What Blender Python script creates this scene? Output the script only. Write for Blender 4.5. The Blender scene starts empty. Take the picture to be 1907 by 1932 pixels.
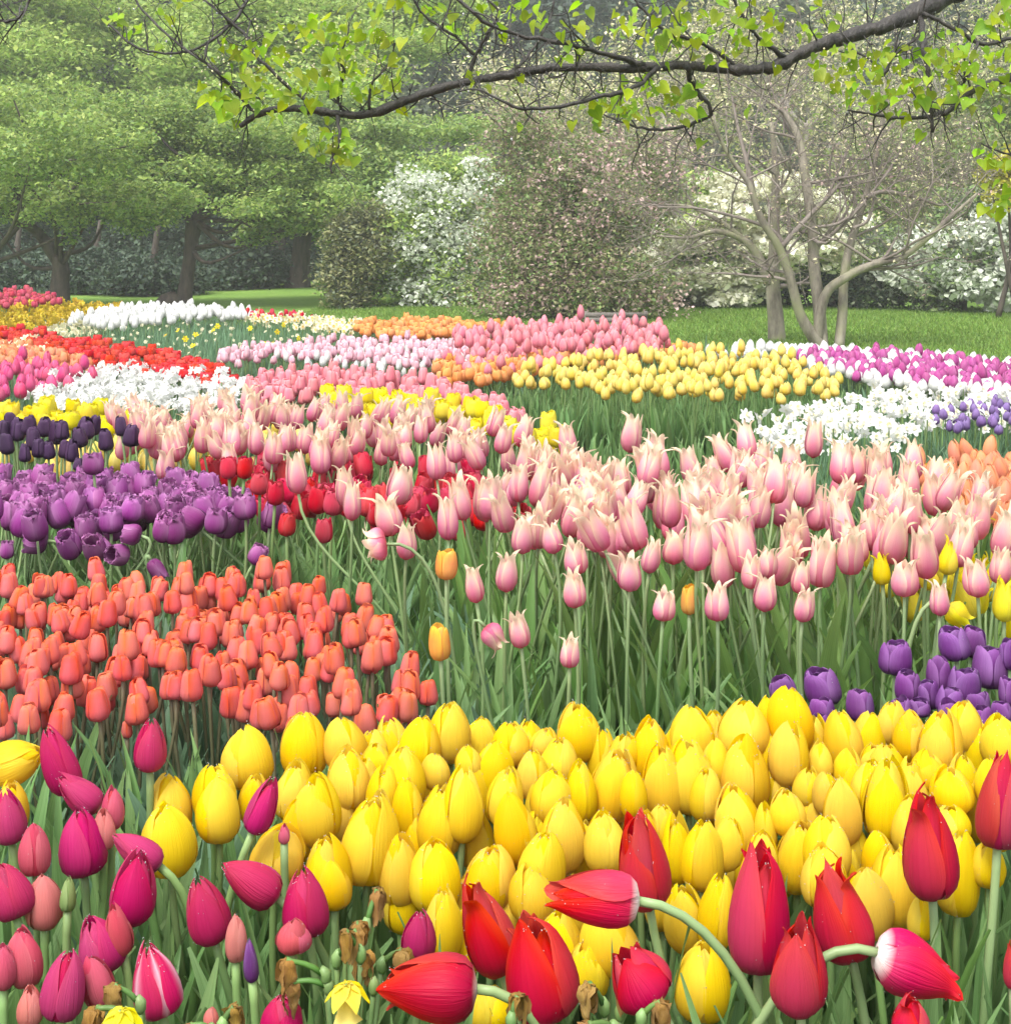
import bpy, math, random
import numpy as np
from mathutils import Vector, Matrix

# ------------------------------------------------------------------ camera, world, sun, exposure
S = bpy.context.scene
COL = S.collection
CAM_H = 1.25            # metres above the beds
F = 2860.0              # focal length in pixels of the 1907-wide working picture
U0, V0 = 953.5, 430.0   # principal point (the horizon row is V0)
cam_d = bpy.data.cameras.new('camera')
cam = bpy.data.objects.new('camera', cam_d)
COL.objects.link(cam)
cam.location = (0, 0, CAM_H)
cam.rotation_euler = (math.radians(90), 0, 0)
cam_d.sensor_fit = 'HORIZONTAL'
cam_d.sensor_width = 36.0
cam_d.lens = 36.0 * F / 1907.0
cam_d.shift_y = -(966.0 - V0) / 1907.0      # a shift lens keeps the trunks upright
cam_d.clip_start = 0.05
cam_d.clip_end = 800
S.camera = cam

SUN_EL, SUN_AZ = math.radians(62), math.radians(205)
world = bpy.data.worlds.new("World")
S.world = world
world.use_nodes = True
wn = world.node_tree
wn.nodes.clear()
sky = wn.nodes.new('ShaderNodeTexSky')
sky.sky_type = 'NISHITA'
sky.sun_disc = False
sky.sun_elevation = SUN_EL
sky.sun_rotation = SUN_AZ
sky.air_density = 1.0
sky.dust_density = 4.0
hsv = wn.nodes.new('ShaderNodeHueSaturation')
hsv.inputs['Saturation'].default_value = 0.22     # cloud cover: grey-white light
bg = wn.nodes.new('ShaderNodeBackground')
bg.inputs['Strength'].default_value = 0.15
wo = wn.nodes.new('ShaderNodeOutputWorld')
wn.links.new(sky.outputs['Color'], hsv.inputs['Color'])
wn.links.new(hsv.outputs['Color'], bg.inputs['Color'])
wn.links.new(bg.outputs['Background'], wo.inputs['Surface'])

sun_d = bpy.data.lights.new('sun', 'SUN')
sun_d.energy = 1.4
sun_d.angle = math.radians(18)
sun_d.color = (1.0, 0.96, 0.9)
sun = bpy.data.objects.new('sun', sun_d)
COL.objects.link(sun)
# pointing down from behind the camera, a little to its left
sdir = Vector((-math.sin(math.radians(30)) * math.cos(SUN_EL), -math.cos(math.radians(30)) * math.cos(SUN_EL), math.sin(SUN_EL)))
sun.rotation_euler = sdir.to_track_quat('Z', 'Y').to_euler()
sun.location = sdir * 30
sky.sun_rotation = math.atan2(sdir.x, sdir.y)

S.view_settings.view_transform = 'Standard'
S.view_settings.look = 'None'
S.view_settings.exposure = 1.33
S.view_settings.gamma = 1.0
S.cycles.max_bounces = 7
S.cycles.diffuse_bounces = 4
S.cycles.glossy_bounces = 2
S.cycles.transmission_bounces = 4
S.cycles.transparent_max_bounces = 6
S.cycles.volume_bounces = 2
S.cycles.caustics_reflective = False
S.cycles.caustics_refractive = False

# ------------------------------------------------------------------ small helpers
def tag(o, label=None, cat=None, group=None, kind=None):
    if label: o['label'] = label
    if cat: o['category'] = cat
    if group: o['group'] = group
    if kind: o['kind'] = kind
    return o

def at(u, v, D):
    """the place seen at picture position (u, v), D metres out"""
    return Vector(((u - U0) / F * D, D, CAM_H - (v - V0) / F * D))

def depth_for(v, h):
    """how far out a thing of height h stands when it is seen on row v"""
    return F * (CAM_H - h) / (v - V0)

def make_mesh(name, V, faces, mats, midx=None, pt=None, smooth=True):
    """faces: list of index tuples, or an (n,k) array"""
    me = bpy.data.meshes.new(name)
    V = np.asarray(V, dtype=np.float32)
    me.vertices.add(len(V))
    me.vertices.foreach_set('co', V.ravel())
    if isinstance(faces, np.ndarray):
        n, k = faces.shape
        starts = np.arange(n, dtype=np.int32) * k
        loops = faces.astype(np.int32).ravel()
    else:
        lens = np.array([len(f) for f in faces], dtype=np.int32)
        n = len(faces)
        starts = np.concatenate([[0], np.cumsum(lens)[:-1]]).astype(np.int32)
        loops = np.array([i for f in faces for i in f], dtype=np.int32)
    me.loops.add(len(loops))
    me.loops.foreach_set('vertex_index', loops)
    me.polygons.add(n)
    me.polygons.foreach_set('loop_start', starts)
    if smooth:
        me.polygons.foreach_set('use_smooth', np.ones(n, dtype=bool))
    for m in (mats if isinstance(mats, (list, tuple)) else [mats]):
        me.materials.append(m)
    if midx is not None:
        me.polygons.foreach_set('material_index', np.asarray(midx, dtype=np.int32))
    if pt is not None:
        a = me.attributes.new('pt', 'FLOAT_VECTOR', 'POINT')
        a.data.foreach_set('vector', np.asarray(pt, dtype=np.float32).ravel())
    me.update(calc_edges=True)
    return me

def link(name, me, parent=None, loc=None):
    o = bpy.data.objects.new(name, me)
    COL.objects.link(o)
    if parent is not None: o.parent = parent
    if loc is not None: o.location = loc
    return o

def empty(name, loc, label=None, cat=None, group=None):
    o = bpy.data.objects.new(name, None)
    o.empty_display_size = 0.05
    COL.objects.link(o)
    o.location = loc
    return tag(o, label, cat, group)

class Geo:
    """collects pieces that become ONE mesh"""
    def __init__(s): s.V, s.F, s.M, s.P, s.n = [], [], [], [], 0
    def add(s, V, faces, m=0, pt=None):
        V = np.asarray(V, dtype=float).reshape(-1, 3)
        s.V.append(V)
        s.P.append(np.zeros((len(V), 3)) if pt is None else np.asarray(pt, dtype=float).reshape(-1, 3))
        s.F += [tuple(int(i) + s.n for i in f) for f in faces]
        s.M += [m] * len(faces)
        s.n += len(V)
    def mesh(s, name, mats, smooth=True):
        return make_mesh(name, np.concatenate(s.V), s.F, mats, s.M, np.concatenate(s.P), smooth)

def grid_faces(nu, nv, closed=False):
    f = []
    for i in range(nu - 1):
        for j in range(nv - 1 if not closed else nv):
            a, b = i * nv + j, i * nv + (j + 1) % nv
            f.append((a, b, b + nv, a + nv))
    return f

def tube(P, R, sides=6, cap=True):
    P = np.asarray(P, dtype=float)
    n = len(P)
    R = np.broadcast_to(np.asarray(R, dtype=float), (n,))
    T = np.gradient(P, axis=0)
    T /= np.linalg.norm(T, axis=1)[:, None] + 1e-12
    ref = np.array([1.0, 0, 0]) if abs(T[0][0]) < 0.8 else np.array([0, 1.0, 0])
    V = []
    A = np.arange(sides) * 2 * math.pi / sides
    nrm = ref - T[0] * ref.dot(T[0])
    for i in range(n):
        nrm = nrm - T[i] * nrm.dot(T[i])
        nrm /= np.linalg.norm(nrm) + 1e-12
        b = np.cross(T[i], nrm)
        V.append(P[i] + R[i] * (np.cos(A)[:, None] * nrm + np.sin(A)[:, None] * b))
    V = np.concatenate(V)
    f = grid_faces(n, sides, True)
    if cap:
        f += [tuple(range(sides))[::-1], tuple((n - 1) * sides + k for k in range(sides))]
    pt = np.zeros((n * sides, 3))
    pt[:, 1] = np.repeat(np.linspace(0, 1, n), sides)
    return V, f, pt

def catmull(P, k=4):
    P = np.asarray(P, dtype=float)
    if len(P) < 3: return P
    Q = np.vstack([2 * P[0] - P[1], P, 2 * P[-1] - P[-2]])
    out = []
    for i in range(1, len(Q) - 2):
        for t in np.linspace(0, 1, k, endpoint=False):
            a, b, c, d = Q[i - 1], Q[i], Q[i + 1], Q[i + 2]
            out.append(0.5 * (2 * b + (c - a) * t + (2 * a - 5 * b + 4 * c - d) * t * t + (3 * b - a - 3 * c + d) * t ** 3))
    out.append(P[-1])
    return np.array(out)

def bez(a, b, c, d, n):
    t = np.linspace(0, 1, n)[:, None]
    a, b, c, d = (np.array(x, dtype=float) for x in (a, b, c, d))
    return a * (1 - t) ** 3 + 3 * b * t * (1 - t) ** 2 + 3 * c * t * t * (1 - t) + d * t ** 3

# ------------------------------------------------------------------ materials
class NT:
    def __init__(s, name):
        s.m = bpy.data.materials.new(name)
        s.m.use_nodes = True
        s.t = s.m.node_tree
        s.t.nodes.clear()
        s.out = s.t.nodes.new('ShaderNodeOutputMaterial')
    def n(s, typ, **kw):
        x = s.t.nodes.new(typ)
        for k, v in kw.items():
            if k in x.inputs: x.inputs[k].default_value = v
            else: setattr(x, k, v)
        return x
    def l(s, a, b): s.t.links.new(a, b)
    def attr(s):
        a = s.n('ShaderNodeAttribute', attribute_name='pt')
        sep = s.n('ShaderNodeSeparateXYZ')
        s.l(a.outputs['Vector'], sep.inputs[0])
        return a, sep
    def math(s, op, a, b=None, clamp=False):
        x = s.n('ShaderNodeMath', operation=op, use_clamp=clamp)
        for i, v in enumerate((a, b)):
            if v is None: continue
            if isinstance(v, (int, float)): x.inputs[i].default_value = v
            else: s.l(v, x.inputs[i])
        return x.outputs[0]
    def mix(s, fac, a, b, typ='MIX'):
        x = s.n('ShaderNodeMix', data_type='RGBA', blend_type=typ)
        for sock, v in ((x.inputs['Factor'], fac), (x.inputs['A'], a), (x.inputs['B'], b)):
            if isinstance(v, (int, float)): sock.default_value = v
            elif isinstance(v, tuple): sock.default_value = (*v[:3], 1)
            else: s.l(v, sock)
        return x.outputs['Result']
    def ramp(s, fac, stops):
        r = s.n('ShaderNodeValToRGB')
        e = r.color_ramp.elements
        while len(e) < len(stops): e.new(0.5)
        for k, (p, c) in enumerate(stops):
            e[k].position = p
            e[k].color = (*c, 1)
        s.l(fac, r.inputs[0])
        return r.outputs[0]
    def rand(s): return s.n('ShaderNodeObjectInfo').outputs['Random']
    def vary(s, col, rnd, hue=0.012, val=0.22, sat=0.12):
        h = s.n('ShaderNodeHueSaturation')
        s.l(col, h.inputs['Color'])
        s.l(s.math('ADD', s.math('MULTIPLY', rnd, 2 * hue), 0.5 - hue), h.inputs['Hue'])
        r2 = s.math('FRACT', s.math('MULTIPLY', rnd, 17.31))
        s.l(s.math('ADD', s.math('MULTIPLY', r2, val), 1 - val * 0.55), h.inputs['Value'])
        r3 = s.math('FRACT', s.math('MULTIPLY', rnd, 41.7))
        s.l(s.math('ADD', s.math('MULTIPLY', r3, sat), 1 - sat * 0.6), h.inputs['Saturation'])
        return h.outputs[0]
    def leafy(s, col, transl=0.35, rough=0.5, spec=0.4, bump=None, tcol=None, coat=0.0):
        p = s.n('ShaderNodeBsdfPrincipled')
        s.l(col, p.inputs['Base Color'])
        p.inputs['Roughness'].default_value = rough
        p.inputs['Specular IOR Level'].default_value = spec
        if coat:
            p.inputs['Coat Weight'].default_value = coat
            p.inputs['Coat Roughness'].default_value = 0.15
        if bump is not None: s.l(bump, p.inputs['Normal'])
        t = s.n('ShaderNodeBsdfTranslucent')
        s.l(tcol if tcol is not None else col, t.inputs['Color'])
        mx = s.n('ShaderNodeMixShader')
        mx.inputs[0].default_value = transl
        s.l(p.outputs[0], mx.inputs[1])
        s.l(t.outputs[0], mx.inputs[2])
        s.l(mx.outputs[0], s.out.inputs['Surface'])
        return s.m

def petal_mat(name, stops, edge=None, edge_w=0.5, streak=0.25, streak_col=None, transl=0.35, rough=0.5, rib=None, hue=0.01, val=0.2, wet=0.0):
    """pigment runs from the base (0) to the tip (1) of every petal; edge: colour of the rims"""
    q = NT(name)
    a, sep = q.attr()
    s_, t_, r_ = sep.outputs[0], sep.outputs[1], sep.outputs[2]
    col = q.ramp(t_, stops)
    ab = q.math('ABSOLUTE', s_)
    if edge:
        k = q.math('MULTIPLY', q.math('POWER', ab, 1.8), edge_w, True)
        k = q.math('MULTIPLY', k, q.math('MULTIPLY', q.math('SUBTRACT', t_, 0.12, True), 2.2, True), True)
        col = q.mix(k, col, edge)
    if rib:
        k = q.math('POWER', q.math('SUBTRACT', 1.0, q.math('MULTIPLY', ab, 2.2, True), True), 2.0)
        col = q.mix(q.math('MULTIPLY', k, rib[1]), col, rib[0])
    comb = q.n('ShaderNodeCombineXYZ')
    q.l(q.math('MULTIPLY', s_, 17.0), comb.inputs[0])
    q.l(q.math('MULTIPLY', t_, 1.6), comb.inputs[1])
    q.l(q.math('MULTIPLY', r_, 50.0), comb.inputs[2])
    nz = q.n('ShaderNodeTexNoise', Scale=1.0, Detail=3.0)
    q.l(comb.outputs[0], nz.inputs['Vector'])
    nf = nz.outputs['Fac']
    dk = q.mix(1.0, col, streak_col or (0.72, 0.62, 0.6), 'MULTIPLY')
    col = q.mix(q.math('MULTIPLY', q.math('MULTIPLY', q.math('SUBTRACT', nf, 0.42, True), 3.5, True), streak), col, dk)
    col = q.vary(col, q.math('FRACT', q.math('ADD', q.rand(), q.math('MULTIPLY', r_, 0.25))), hue, val)
    b = q.n('ShaderNodeBump', Strength=0.5, Distance=0.004)
    q.l(nf, b.inputs['Height'])
    return q.leafy(col, transl, rough, 0.2, b.outputs[0], None, wet)

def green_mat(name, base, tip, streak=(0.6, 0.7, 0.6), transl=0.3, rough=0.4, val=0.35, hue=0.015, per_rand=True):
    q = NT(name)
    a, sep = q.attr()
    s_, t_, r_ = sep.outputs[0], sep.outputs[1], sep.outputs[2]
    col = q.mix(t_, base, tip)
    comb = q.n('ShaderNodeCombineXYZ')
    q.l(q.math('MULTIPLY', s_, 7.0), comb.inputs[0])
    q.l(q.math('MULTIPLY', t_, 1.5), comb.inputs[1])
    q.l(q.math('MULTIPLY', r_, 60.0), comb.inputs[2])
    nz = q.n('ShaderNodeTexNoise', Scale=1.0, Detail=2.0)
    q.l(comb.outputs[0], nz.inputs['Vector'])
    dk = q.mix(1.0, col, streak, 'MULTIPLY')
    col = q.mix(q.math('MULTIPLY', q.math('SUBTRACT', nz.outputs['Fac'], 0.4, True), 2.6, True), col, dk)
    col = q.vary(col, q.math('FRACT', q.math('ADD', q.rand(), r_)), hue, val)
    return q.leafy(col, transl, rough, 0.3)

def crown_mat(name, a, b, transl=0.35, rough=0.6, hue=0.02, val=0.45):
    q = NT(name)
    at_, sep = q.attr()
    col = q.mix(sep.outputs[0], a, b)
    col = q.vary(col, sep.outputs[2], hue, val)
    return q.leafy(col, transl, rough, 0.25)

def bark_mat(name, a, b, scale=9.0, rough=0.8, moss=None, bump=0.6):
    q = NT(name)
    tc = q.n('ShaderNodeTexCoord')
    mp = q.n('ShaderNodeMapping')
    mp.inputs['Scale'].default_value = (1, 1, 0.28)
    q.l(tc.outputs['Object'], mp.inputs['Vector'])
    nz = q.n('ShaderNodeTexNoise', Scale=scale, Detail=6.0, Roughness=0.65)
    q.l(mp.outputs[0], nz.inputs['Vector'])
    col = q.ramp(nz.outputs['Fac'], [(0.32, a), (0.68, b)])
    if moss:
        n2 = q.n('ShaderNodeTexNoise', Scale=scale * 0.35, Detail=4.0)
        q.l(tc.outputs['Object'], n2.inputs['Vector'])
        col = q.mix(q.math('MULTIPLY', q.math('SUBTRACT', n2.outputs['Fac'], 0.48, True), 6.0, True), col, moss)
    p = q.n('ShaderNodeBsdfPrincipled')
    q.l(col, p.inputs['Base Color'])
    p.inputs['Roughness'].default_value = rough
    bp = q.n('ShaderNodeBump', Strength=bump, Distance=0.02)
    q.l(nz.outputs['Fac'], bp.inputs['Height'])
    q.l(bp.outputs[0], p.inputs['Normal'])
    q.l(p.outputs[0], q.out.inputs['Surface'])
    return q.m

def ground_mat(name, stops, scale, rough=0.9, scale2=None, bump=0.5):
    q = NT(name)
    tc = q.n('ShaderNodeTexCoord')
    nz = q.n('ShaderNodeTexNoise', Scale=scale, Detail=8.0, Roughness=0.7)
    q.l(tc.outputs['Object'], nz.inputs['Vector'])
    f = nz.outputs['Fac']
    if scale2:
        n2 = q.n('ShaderNodeTexNoise', Scale=scale2, Detail=3.0)
        q.l(tc.outputs['Object'], n2.inputs['Vector'])
        f = q.math('ADD', q.math('MULTIPLY', f, 0.55), q.math('MULTIPLY', n2.outputs['Fac'], 0.45))
    col = q.ramp(f, stops)
    p = q.n('ShaderNodeBsdfPrincipled')
    q.l(col, p.inputs['Base Color'])
    p.inputs['Roughness'].default_value = rough
    p.inputs['Specular IOR Level'].default_value = 0.2
    bp = q.n('ShaderNodeBump', Strength=bump, Distance=0.05)
    q.l(nz.outputs['Fac'], bp.inputs['Height'])
    q.l(bp.outputs[0], p.inputs['Normal'])
    q.l(p.outputs[0], q.out.inputs['Surface'])
    return q.m

def water_mat():
    q = NT('raindrop')
    p = q.n('ShaderNodeBsdfPrincipled')
    p.inputs['Base Color'].default_value = (0.95, 0.97, 1, 1)
    p.inputs['Roughness'].default_value = 0.03
    p.inputs['Transmission Weight'].default_value = 0.6
    p.inputs['IOR'].default_value = 1.33
    q.l(p.outputs[0], q.out.inputs['Surface'])
    return q.m
WATER = water_mat()
# ------------------------------------------------------------------ ground, hill, haze
M_LAWN = ground_mat('lawn', [(0.3, (0.09, 0.17, 0.03)), (0.5, (0.145, 0.255, 0.045)), (0.7, (0.23, 0.345, 0.07))], 14.0, 0.85, 0.55)
M_SOIL = ground_mat('bed_soil', [(0.3, (0.02, 0.018, 0.012)), (0.7, (0.05, 0.042, 0.03))], 20.0, 0.95)
M_FOREST = ground_mat('forest_floor', [(0.3, (0.02, 0.03, 0.018)), (0.7, (0.05, 0.06, 0.035))], 0.8, 0.95)

def hill_z(x, y):
    k = max(0.0, y - 48.0)
    return 0.0 if k <= 0 else min(30.0, 0.0065 * k * k + 0.22 * k) * (1 + 0.12 * math.sin(x * 0.06 + 1.0)) + 0.0

def ground_z(x, y):
    # the lawn swells a little behind the beds
    a = 0.10 * math.exp(-((x + 1.4) ** 2 / 3.0 + (y - 20.5) ** 2 / 4.0))
    b = 0.05 * math.sin(x * 0.5 + y * 0.3) * min(1, max(0, (y - 15) / 6))
    return a + b

nx, ny = 61, 81
X = np.linspace(-60, 60, nx); Y = np.concatenate([np.linspace(-12, 14, 14), np.linspace(14.5, 52, ny - 14)])
V = np.array([(x, y, ground_z(x, y)) for y in Y for x in X])
o = link('ground', make_mesh('ground', V, grid_faces(len(Y), nx), M_LAWN))
tag(o, 'mown green lawn rising gently behind the flower beds', 'lawn', kind='structure')
Y2 = np.linspace(50, 150, 41)
X2 = np.linspace(-110, 110, 45)
V = np.array([(x, y, hill_z(x, y) - 0.12 * (y < 51)) for y in Y2 for x in X2])
o = link('hill', make_mesh('hill', V, grid_faces(len(Y2), len(X2)), M_FOREST))
tag(o, 'misty wooded hillside closing off the garden', 'hill', kind='structure')
# one soil sheet under all the beds, wavy at its far edge
pts = [(-7, 0.3), (6, 0.3), (6.4, 4), (6.6, 9), (6.2, 12.0), (4.2, 12.9), (2.6, 14.4), (1.6, 15.2), (0.3, 16.5), (-1.5, 17.6), (-4, 19.2), (-8, 20.0), (-10, 16), (-8.5, 6)]
pp = catmull(np.array([(x, y, 0.0) for x, y in pts + [pts[0]]]), 5)[:-1]
pp[:, 2] = [ground_z(x, y) * 0 + 0.012 for x, y in pp[:, :2]]
me = bpy.data.meshes.new('bed_soil'); me.from_pydata([tuple(p) for p in pp], [], [tuple(range(len(pp)))]); me.materials.append(M_SOIL)
tag(link('bed_soil', me), 'dark soil of the planted beds', 'soil', kind='structure')

def haze_box(x0, x1, y0, y1, z0, z1, dens):
    q = NT('haze')
    v = q.n('ShaderNodeVolumePrincipled')
    v.inputs['Color'].default_value = (0.96, 0.98, 1.0, 1)
    v.inputs['Density'].default_value = dens
    v.inputs['Anisotropy'].default_value = 0.1
    q.l(v.outputs[0], q.out.inputs['Volume'])
    V = [(x, y, z) for x in (x0, x1) for y in (y0, y1) for z in (z0, z1)]
    f = [(0, 1, 3, 2), (4, 6, 7, 5), (0, 4, 5, 1), (2, 3, 7, 6), (0, 2, 6, 4), (1, 5, 7, 3)]
    me = make_mesh('haze', V, f, q.m, smooth=False)
    return tag(link('haze', me), 'thin rainy mist hanging over the garden', 'mist', kind='stuff')
HAZE = 0.0019
if HAZE: haze_box(-125, 125, -15, 160, -1.2, 52, HAZE)

# ------------------------------------------------------------------ trees and shrubs: helpers
def leaf_quads(rng, C, size, up=0.6, asp=0.55, jit=0.35, kind=0.0):
    """diamond leaves round the centres C; returns (n,4,3) and per-leaf randoms"""
    n = len(C)
    N = rng.normal(size=(n, 3)); N[:, 2] = np.abs(N[:, 2]) * (1 - up) + up * 1.6
    N /= np.linalg.norm(N, axis=1)[:, None]
    A = rng.normal(size=(n, 3))
    A -= N * (A * N).sum(1)[:, None]
    A /= np.linalg.norm(A, axis=1)[:, None]
    B = np.cross(N, A)
    L = size * (1 + jit * rng.normal(size=n)).clip(0.4, 2)[:, None] * 0.5
    W = L * asp
    return np.stack([C - A * L, C + B * W + N * L * 0.12, C + A * L, C - B * W + N * L * 0.12], 1)

def quad_mesh(name, Q, mats, midx=None, x=None, rng=None):
    n = len(Q)
    rng = rng or np.random.default_rng(1)
    pt = np.zeros((n, 4, 3))
    pt[:, :, 0] = (rng.random(n) if x is None else x)[:, None]
    pt[:, :, 1] = np.array([0, 0.5, 1, 0.5])
    pt[:, :, 2] = rng.random(n)[:, None]
    return make_mesh(name, Q.reshape(-1, 3), np.arange(n * 4).reshape(n, 4), mats, midx, pt.reshape(-1, 3), smooth=False)

def in_clumps(rng, clumps, n, shell=0.5):
    """n random points in the ellipsoids (cx,cy,cz,rx,ry,rz), weighted by their size; shell > 0 pushes them outwards"""
    c = np.asarray(clumps, dtype=float)
    w = (c[:, 3] * c[:, 4] + c[:, 3] * c[:, 5] + c[:, 4] * c[:, 5])
    k = rng.choice(len(c), n, p=w / w.sum())
    d = rng.normal(size=(n, 3)); d /= np.linalg.norm(d, axis=1)[:, None]
    r = rng.random(n) ** (1 / 3.0)
    r = r * (1 - shell) + shell * (0.75 + 0.3 * rng.random(n))
    r = r + (rng.random(n) < .3) * rng.random(n) * .75      # loose outer sprays soften the outline
    P = c[k, :3] + d * r[:, None] * c[k, 3:6]
    P[:, 2] = np.maximum(P[:, 2], .03)
    return P, d, k

def grow(rng, geo, p, d, L, r, lvl, up=0.15, wob=0.25, kids=(3, 5), shrink=0.62, tips=None, sides=5, gmin=0.002, m=0):
    n = 5
    P = [np.array(p, float)]
    d = np.array(d, float) / np.linalg.norm(d)
    for i in range(n):
        d = d + rng.normal(size=3) * wob * 0.5 + np.array([0, 0, up * 0.3])
        d /= np.linalg.norm(d)
        P.append(P[-1] + d * L / n)
    P = np.array(P)
    R = np.linspace(r, max(gmin, r * 0.45), n + 1)
    geo.add(*tube(P, R, sides if lvl > 0 else 3, False)[:2], m)
    if tips is not None and lvl <= 1: tips += [tuple(x) for x in P[2:]]
    if lvl <= 0: return
    for _ in range(rng.integers(*kids)):
        i = rng.integers(1, n + 1)
        q = P[i]
        ax = rng.normal(size=3)
        dd = P[i] - P[i - 1]; dd /= np.linalg.norm(dd)
        nd = dd * 0.7 + ax / np.linalg.norm(ax) * 0.75
        grow(rng, geo, q, nd, L * shrink * (0.75 + 0.5 * rng.random()), max(gmin, R[i] * 0.62), lvl - 1, up, wob, kids, shrink, tips, max(3, sides - 1), gmin, m)

def limb(geo, pts, radii, sides=8, k=4, m=0):
    P = catmull(np.asarray(pts, float), k)
    R = np.interp(np.linspace(0, 1, len(P)), np.linspace(0, 1, len(radii)), radii)
    geo.add(*tube(P, R, sides)[:2], m)
    return P, R

M_BARK_D = bark_mat('dark_wet_bark', (0.035, 0.027, 0.023), (0.105, 0.08, 0.066), 10)
M_BARK_G = bark_mat('grey_bark', (0.085, 0.07, 0.055), (0.33, 0.295, 0.23), 9, moss=(0.23, 0.23, 0.13))
M_BARK_B = bark_mat('branch_bark', (0.010, 0.009, 0.008), (0.055, 0.046, 0.04), 30, 0.5, bump=1.0)
M_SPRING = crown_mat('spring_leaves', (0.19, 0.30, 0.055), (0.40, 0.51, 0.14), 0.45)
M_SPRING2 = crown_mat('lime_leaves', (0.29, 0.42, 0.08), (0.50, 0.62, 0.18), 0.45)
M_EVER = crown_mat('evergreen_needles', (0.035, 0.062, 0.045), (0.09, 0.13, 0.08), 0.25)
M_DUSK = crown_mat('grey_green_leaves', (0.11, 0.135, 0.09), (0.22, 0.25, 0.16), 0.3)
M_OLIVE = crown_mat('olive_leaves', (0.19, 0.21, 0.09), (0.36, 0.36, 0.17), 0.35)
M_MID = crown_mat('mid_green_leaves', (0.13, 0.21, 0.065), (0.27, 0.37, 0.13), 0.35)
M_PINKF = crown_mat('mauve_blossom', (0.40, 0.27, 0.25), (0.62, 0.45, 0.42), 0.3, hue=0.03)
M_WHITEF = crown_mat('white_blossom', (0.58, 0.63, 0.5), (0.78, 0.80, 0.73), 0.3, hue=0.01, val=0.2)
M_CREAMF = crown_mat('cream_blossom', (0.66, 0.66, 0.46), (0.84, 0.83, 0.7), 0.3, hue=0.01, val=0.2)
M_BUD = crown_mat('pale_buds', (0.58, 0.53, 0.30), (0.8, 0.74, 0.48), 0.3)
M_TWIG2 = bark_mat('brown_twig', (0.13, 0.105, 0.09), (0.26, 0.22, 0.19), 9)
M_TWIG = bark_mat('grey_twig', (0.24, 0.21, 0.185), (0.42, 0.38, 0.335), 9)

def tree(name, label, cat, base, trunks, clumps, n, size, mats, bark, seed, group=None, up=0.6, shell=0.2, sprays=None, blossom=None, crown_name='crown', asp=0.55, mixw=None):
    """trunks: [(points, radii)...] in world space; clumps -> crown of n leaves; blossom: (n, size, mat, up) on the same clumps"""
    rng = np.random.default_rng(seed)
    root = empty(name, base, label, cat, group)
    b = np.array(base, float)
    g = Geo()
    for pts, rad in trunks:
        limb(g, np.asarray(pts, float) - b, rad, 9)
    link('trunk', g.mesh('trunk', [bark]), root)
    P, d, k = in_clumps(rng, clumps, n, shell)
    Q = leaf_quads(rng, P - b, size, up, asp)
    c = np.asarray(clumps, float)
    if sprays:
        g = Geo()
        for q in c[rng.choice(len(c), min(sprays, len(c)), replace=False)]:
            t = trunks[rng.integers(len(trunks))][0]
            s = np.asarray(t[-1 if rng.random() < 0.7 else -2], float)
            e = q[:3] + rng.normal(size=3) * 0.1
            mid = s * 0.5 + e * 0.5 + np.array([0, 0, -0.08 * np.linalg.norm(e - s)]) + rng.normal(size=3) * 0.15
            limb(g, np.array([s, mid, e]) - b, [0.05, 0.028, 0.01], 5, 4)
        link('limbs', g.mesh('limbs', [bark]), root)
    mi = rng.choice(len(mats), n, p=mixw) if len(mats) > 1 else None
    link(crown_name, quad_mesh(crown_name, Q, mats, mi, rng=rng), root)
    if blossom:
        nb, bs, bm, bup, wts = blossom
        cc = np.asarray(wts if wts is not None else clumps, float)
        P, d, k = in_clumps(rng, cc, nb, 0.75)
        P = P + d * size * 0.5
        Q = leaf_quads(rng, P - b, bs, bup, 0.9)
        link('blossom', quad_mesh('blossom', Q, [bm], rng=rng), root)
    return root

def px_clumps(rng, specs):
    """specs: (u, v, D, ru, rv, n, r, flat): n clumps of radius r (m) spread in a picture-sized ellipse (ru x rv px) at depth D"""
    out = []
    for (u, v, D, ru, rv, n, r, flat) in specs:
        for _ in range(n):
            while True:
                a, b = rng.uniform(-1, 1, 2)
                if a * a + b * b <= 1: break
            dd = rng.normal() * 0.35 * ru / F * D
            p = at(u + a * ru, v + b * rv, D)
            q = r * (0.65 + 0.7 * rng.random())
            out.append((p.x, p.y + np.clip(dd, -2.5, 2.5), max(p.z, 0.1 + q * flat * 0.5), q, q, q * flat))
    return out

def ground_pt(u, v):
    D = depth_for(v, 0.0)
    p = at(u, v, D)
    return (p.x, p.y, ground_z(p.x, p.y))

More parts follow.
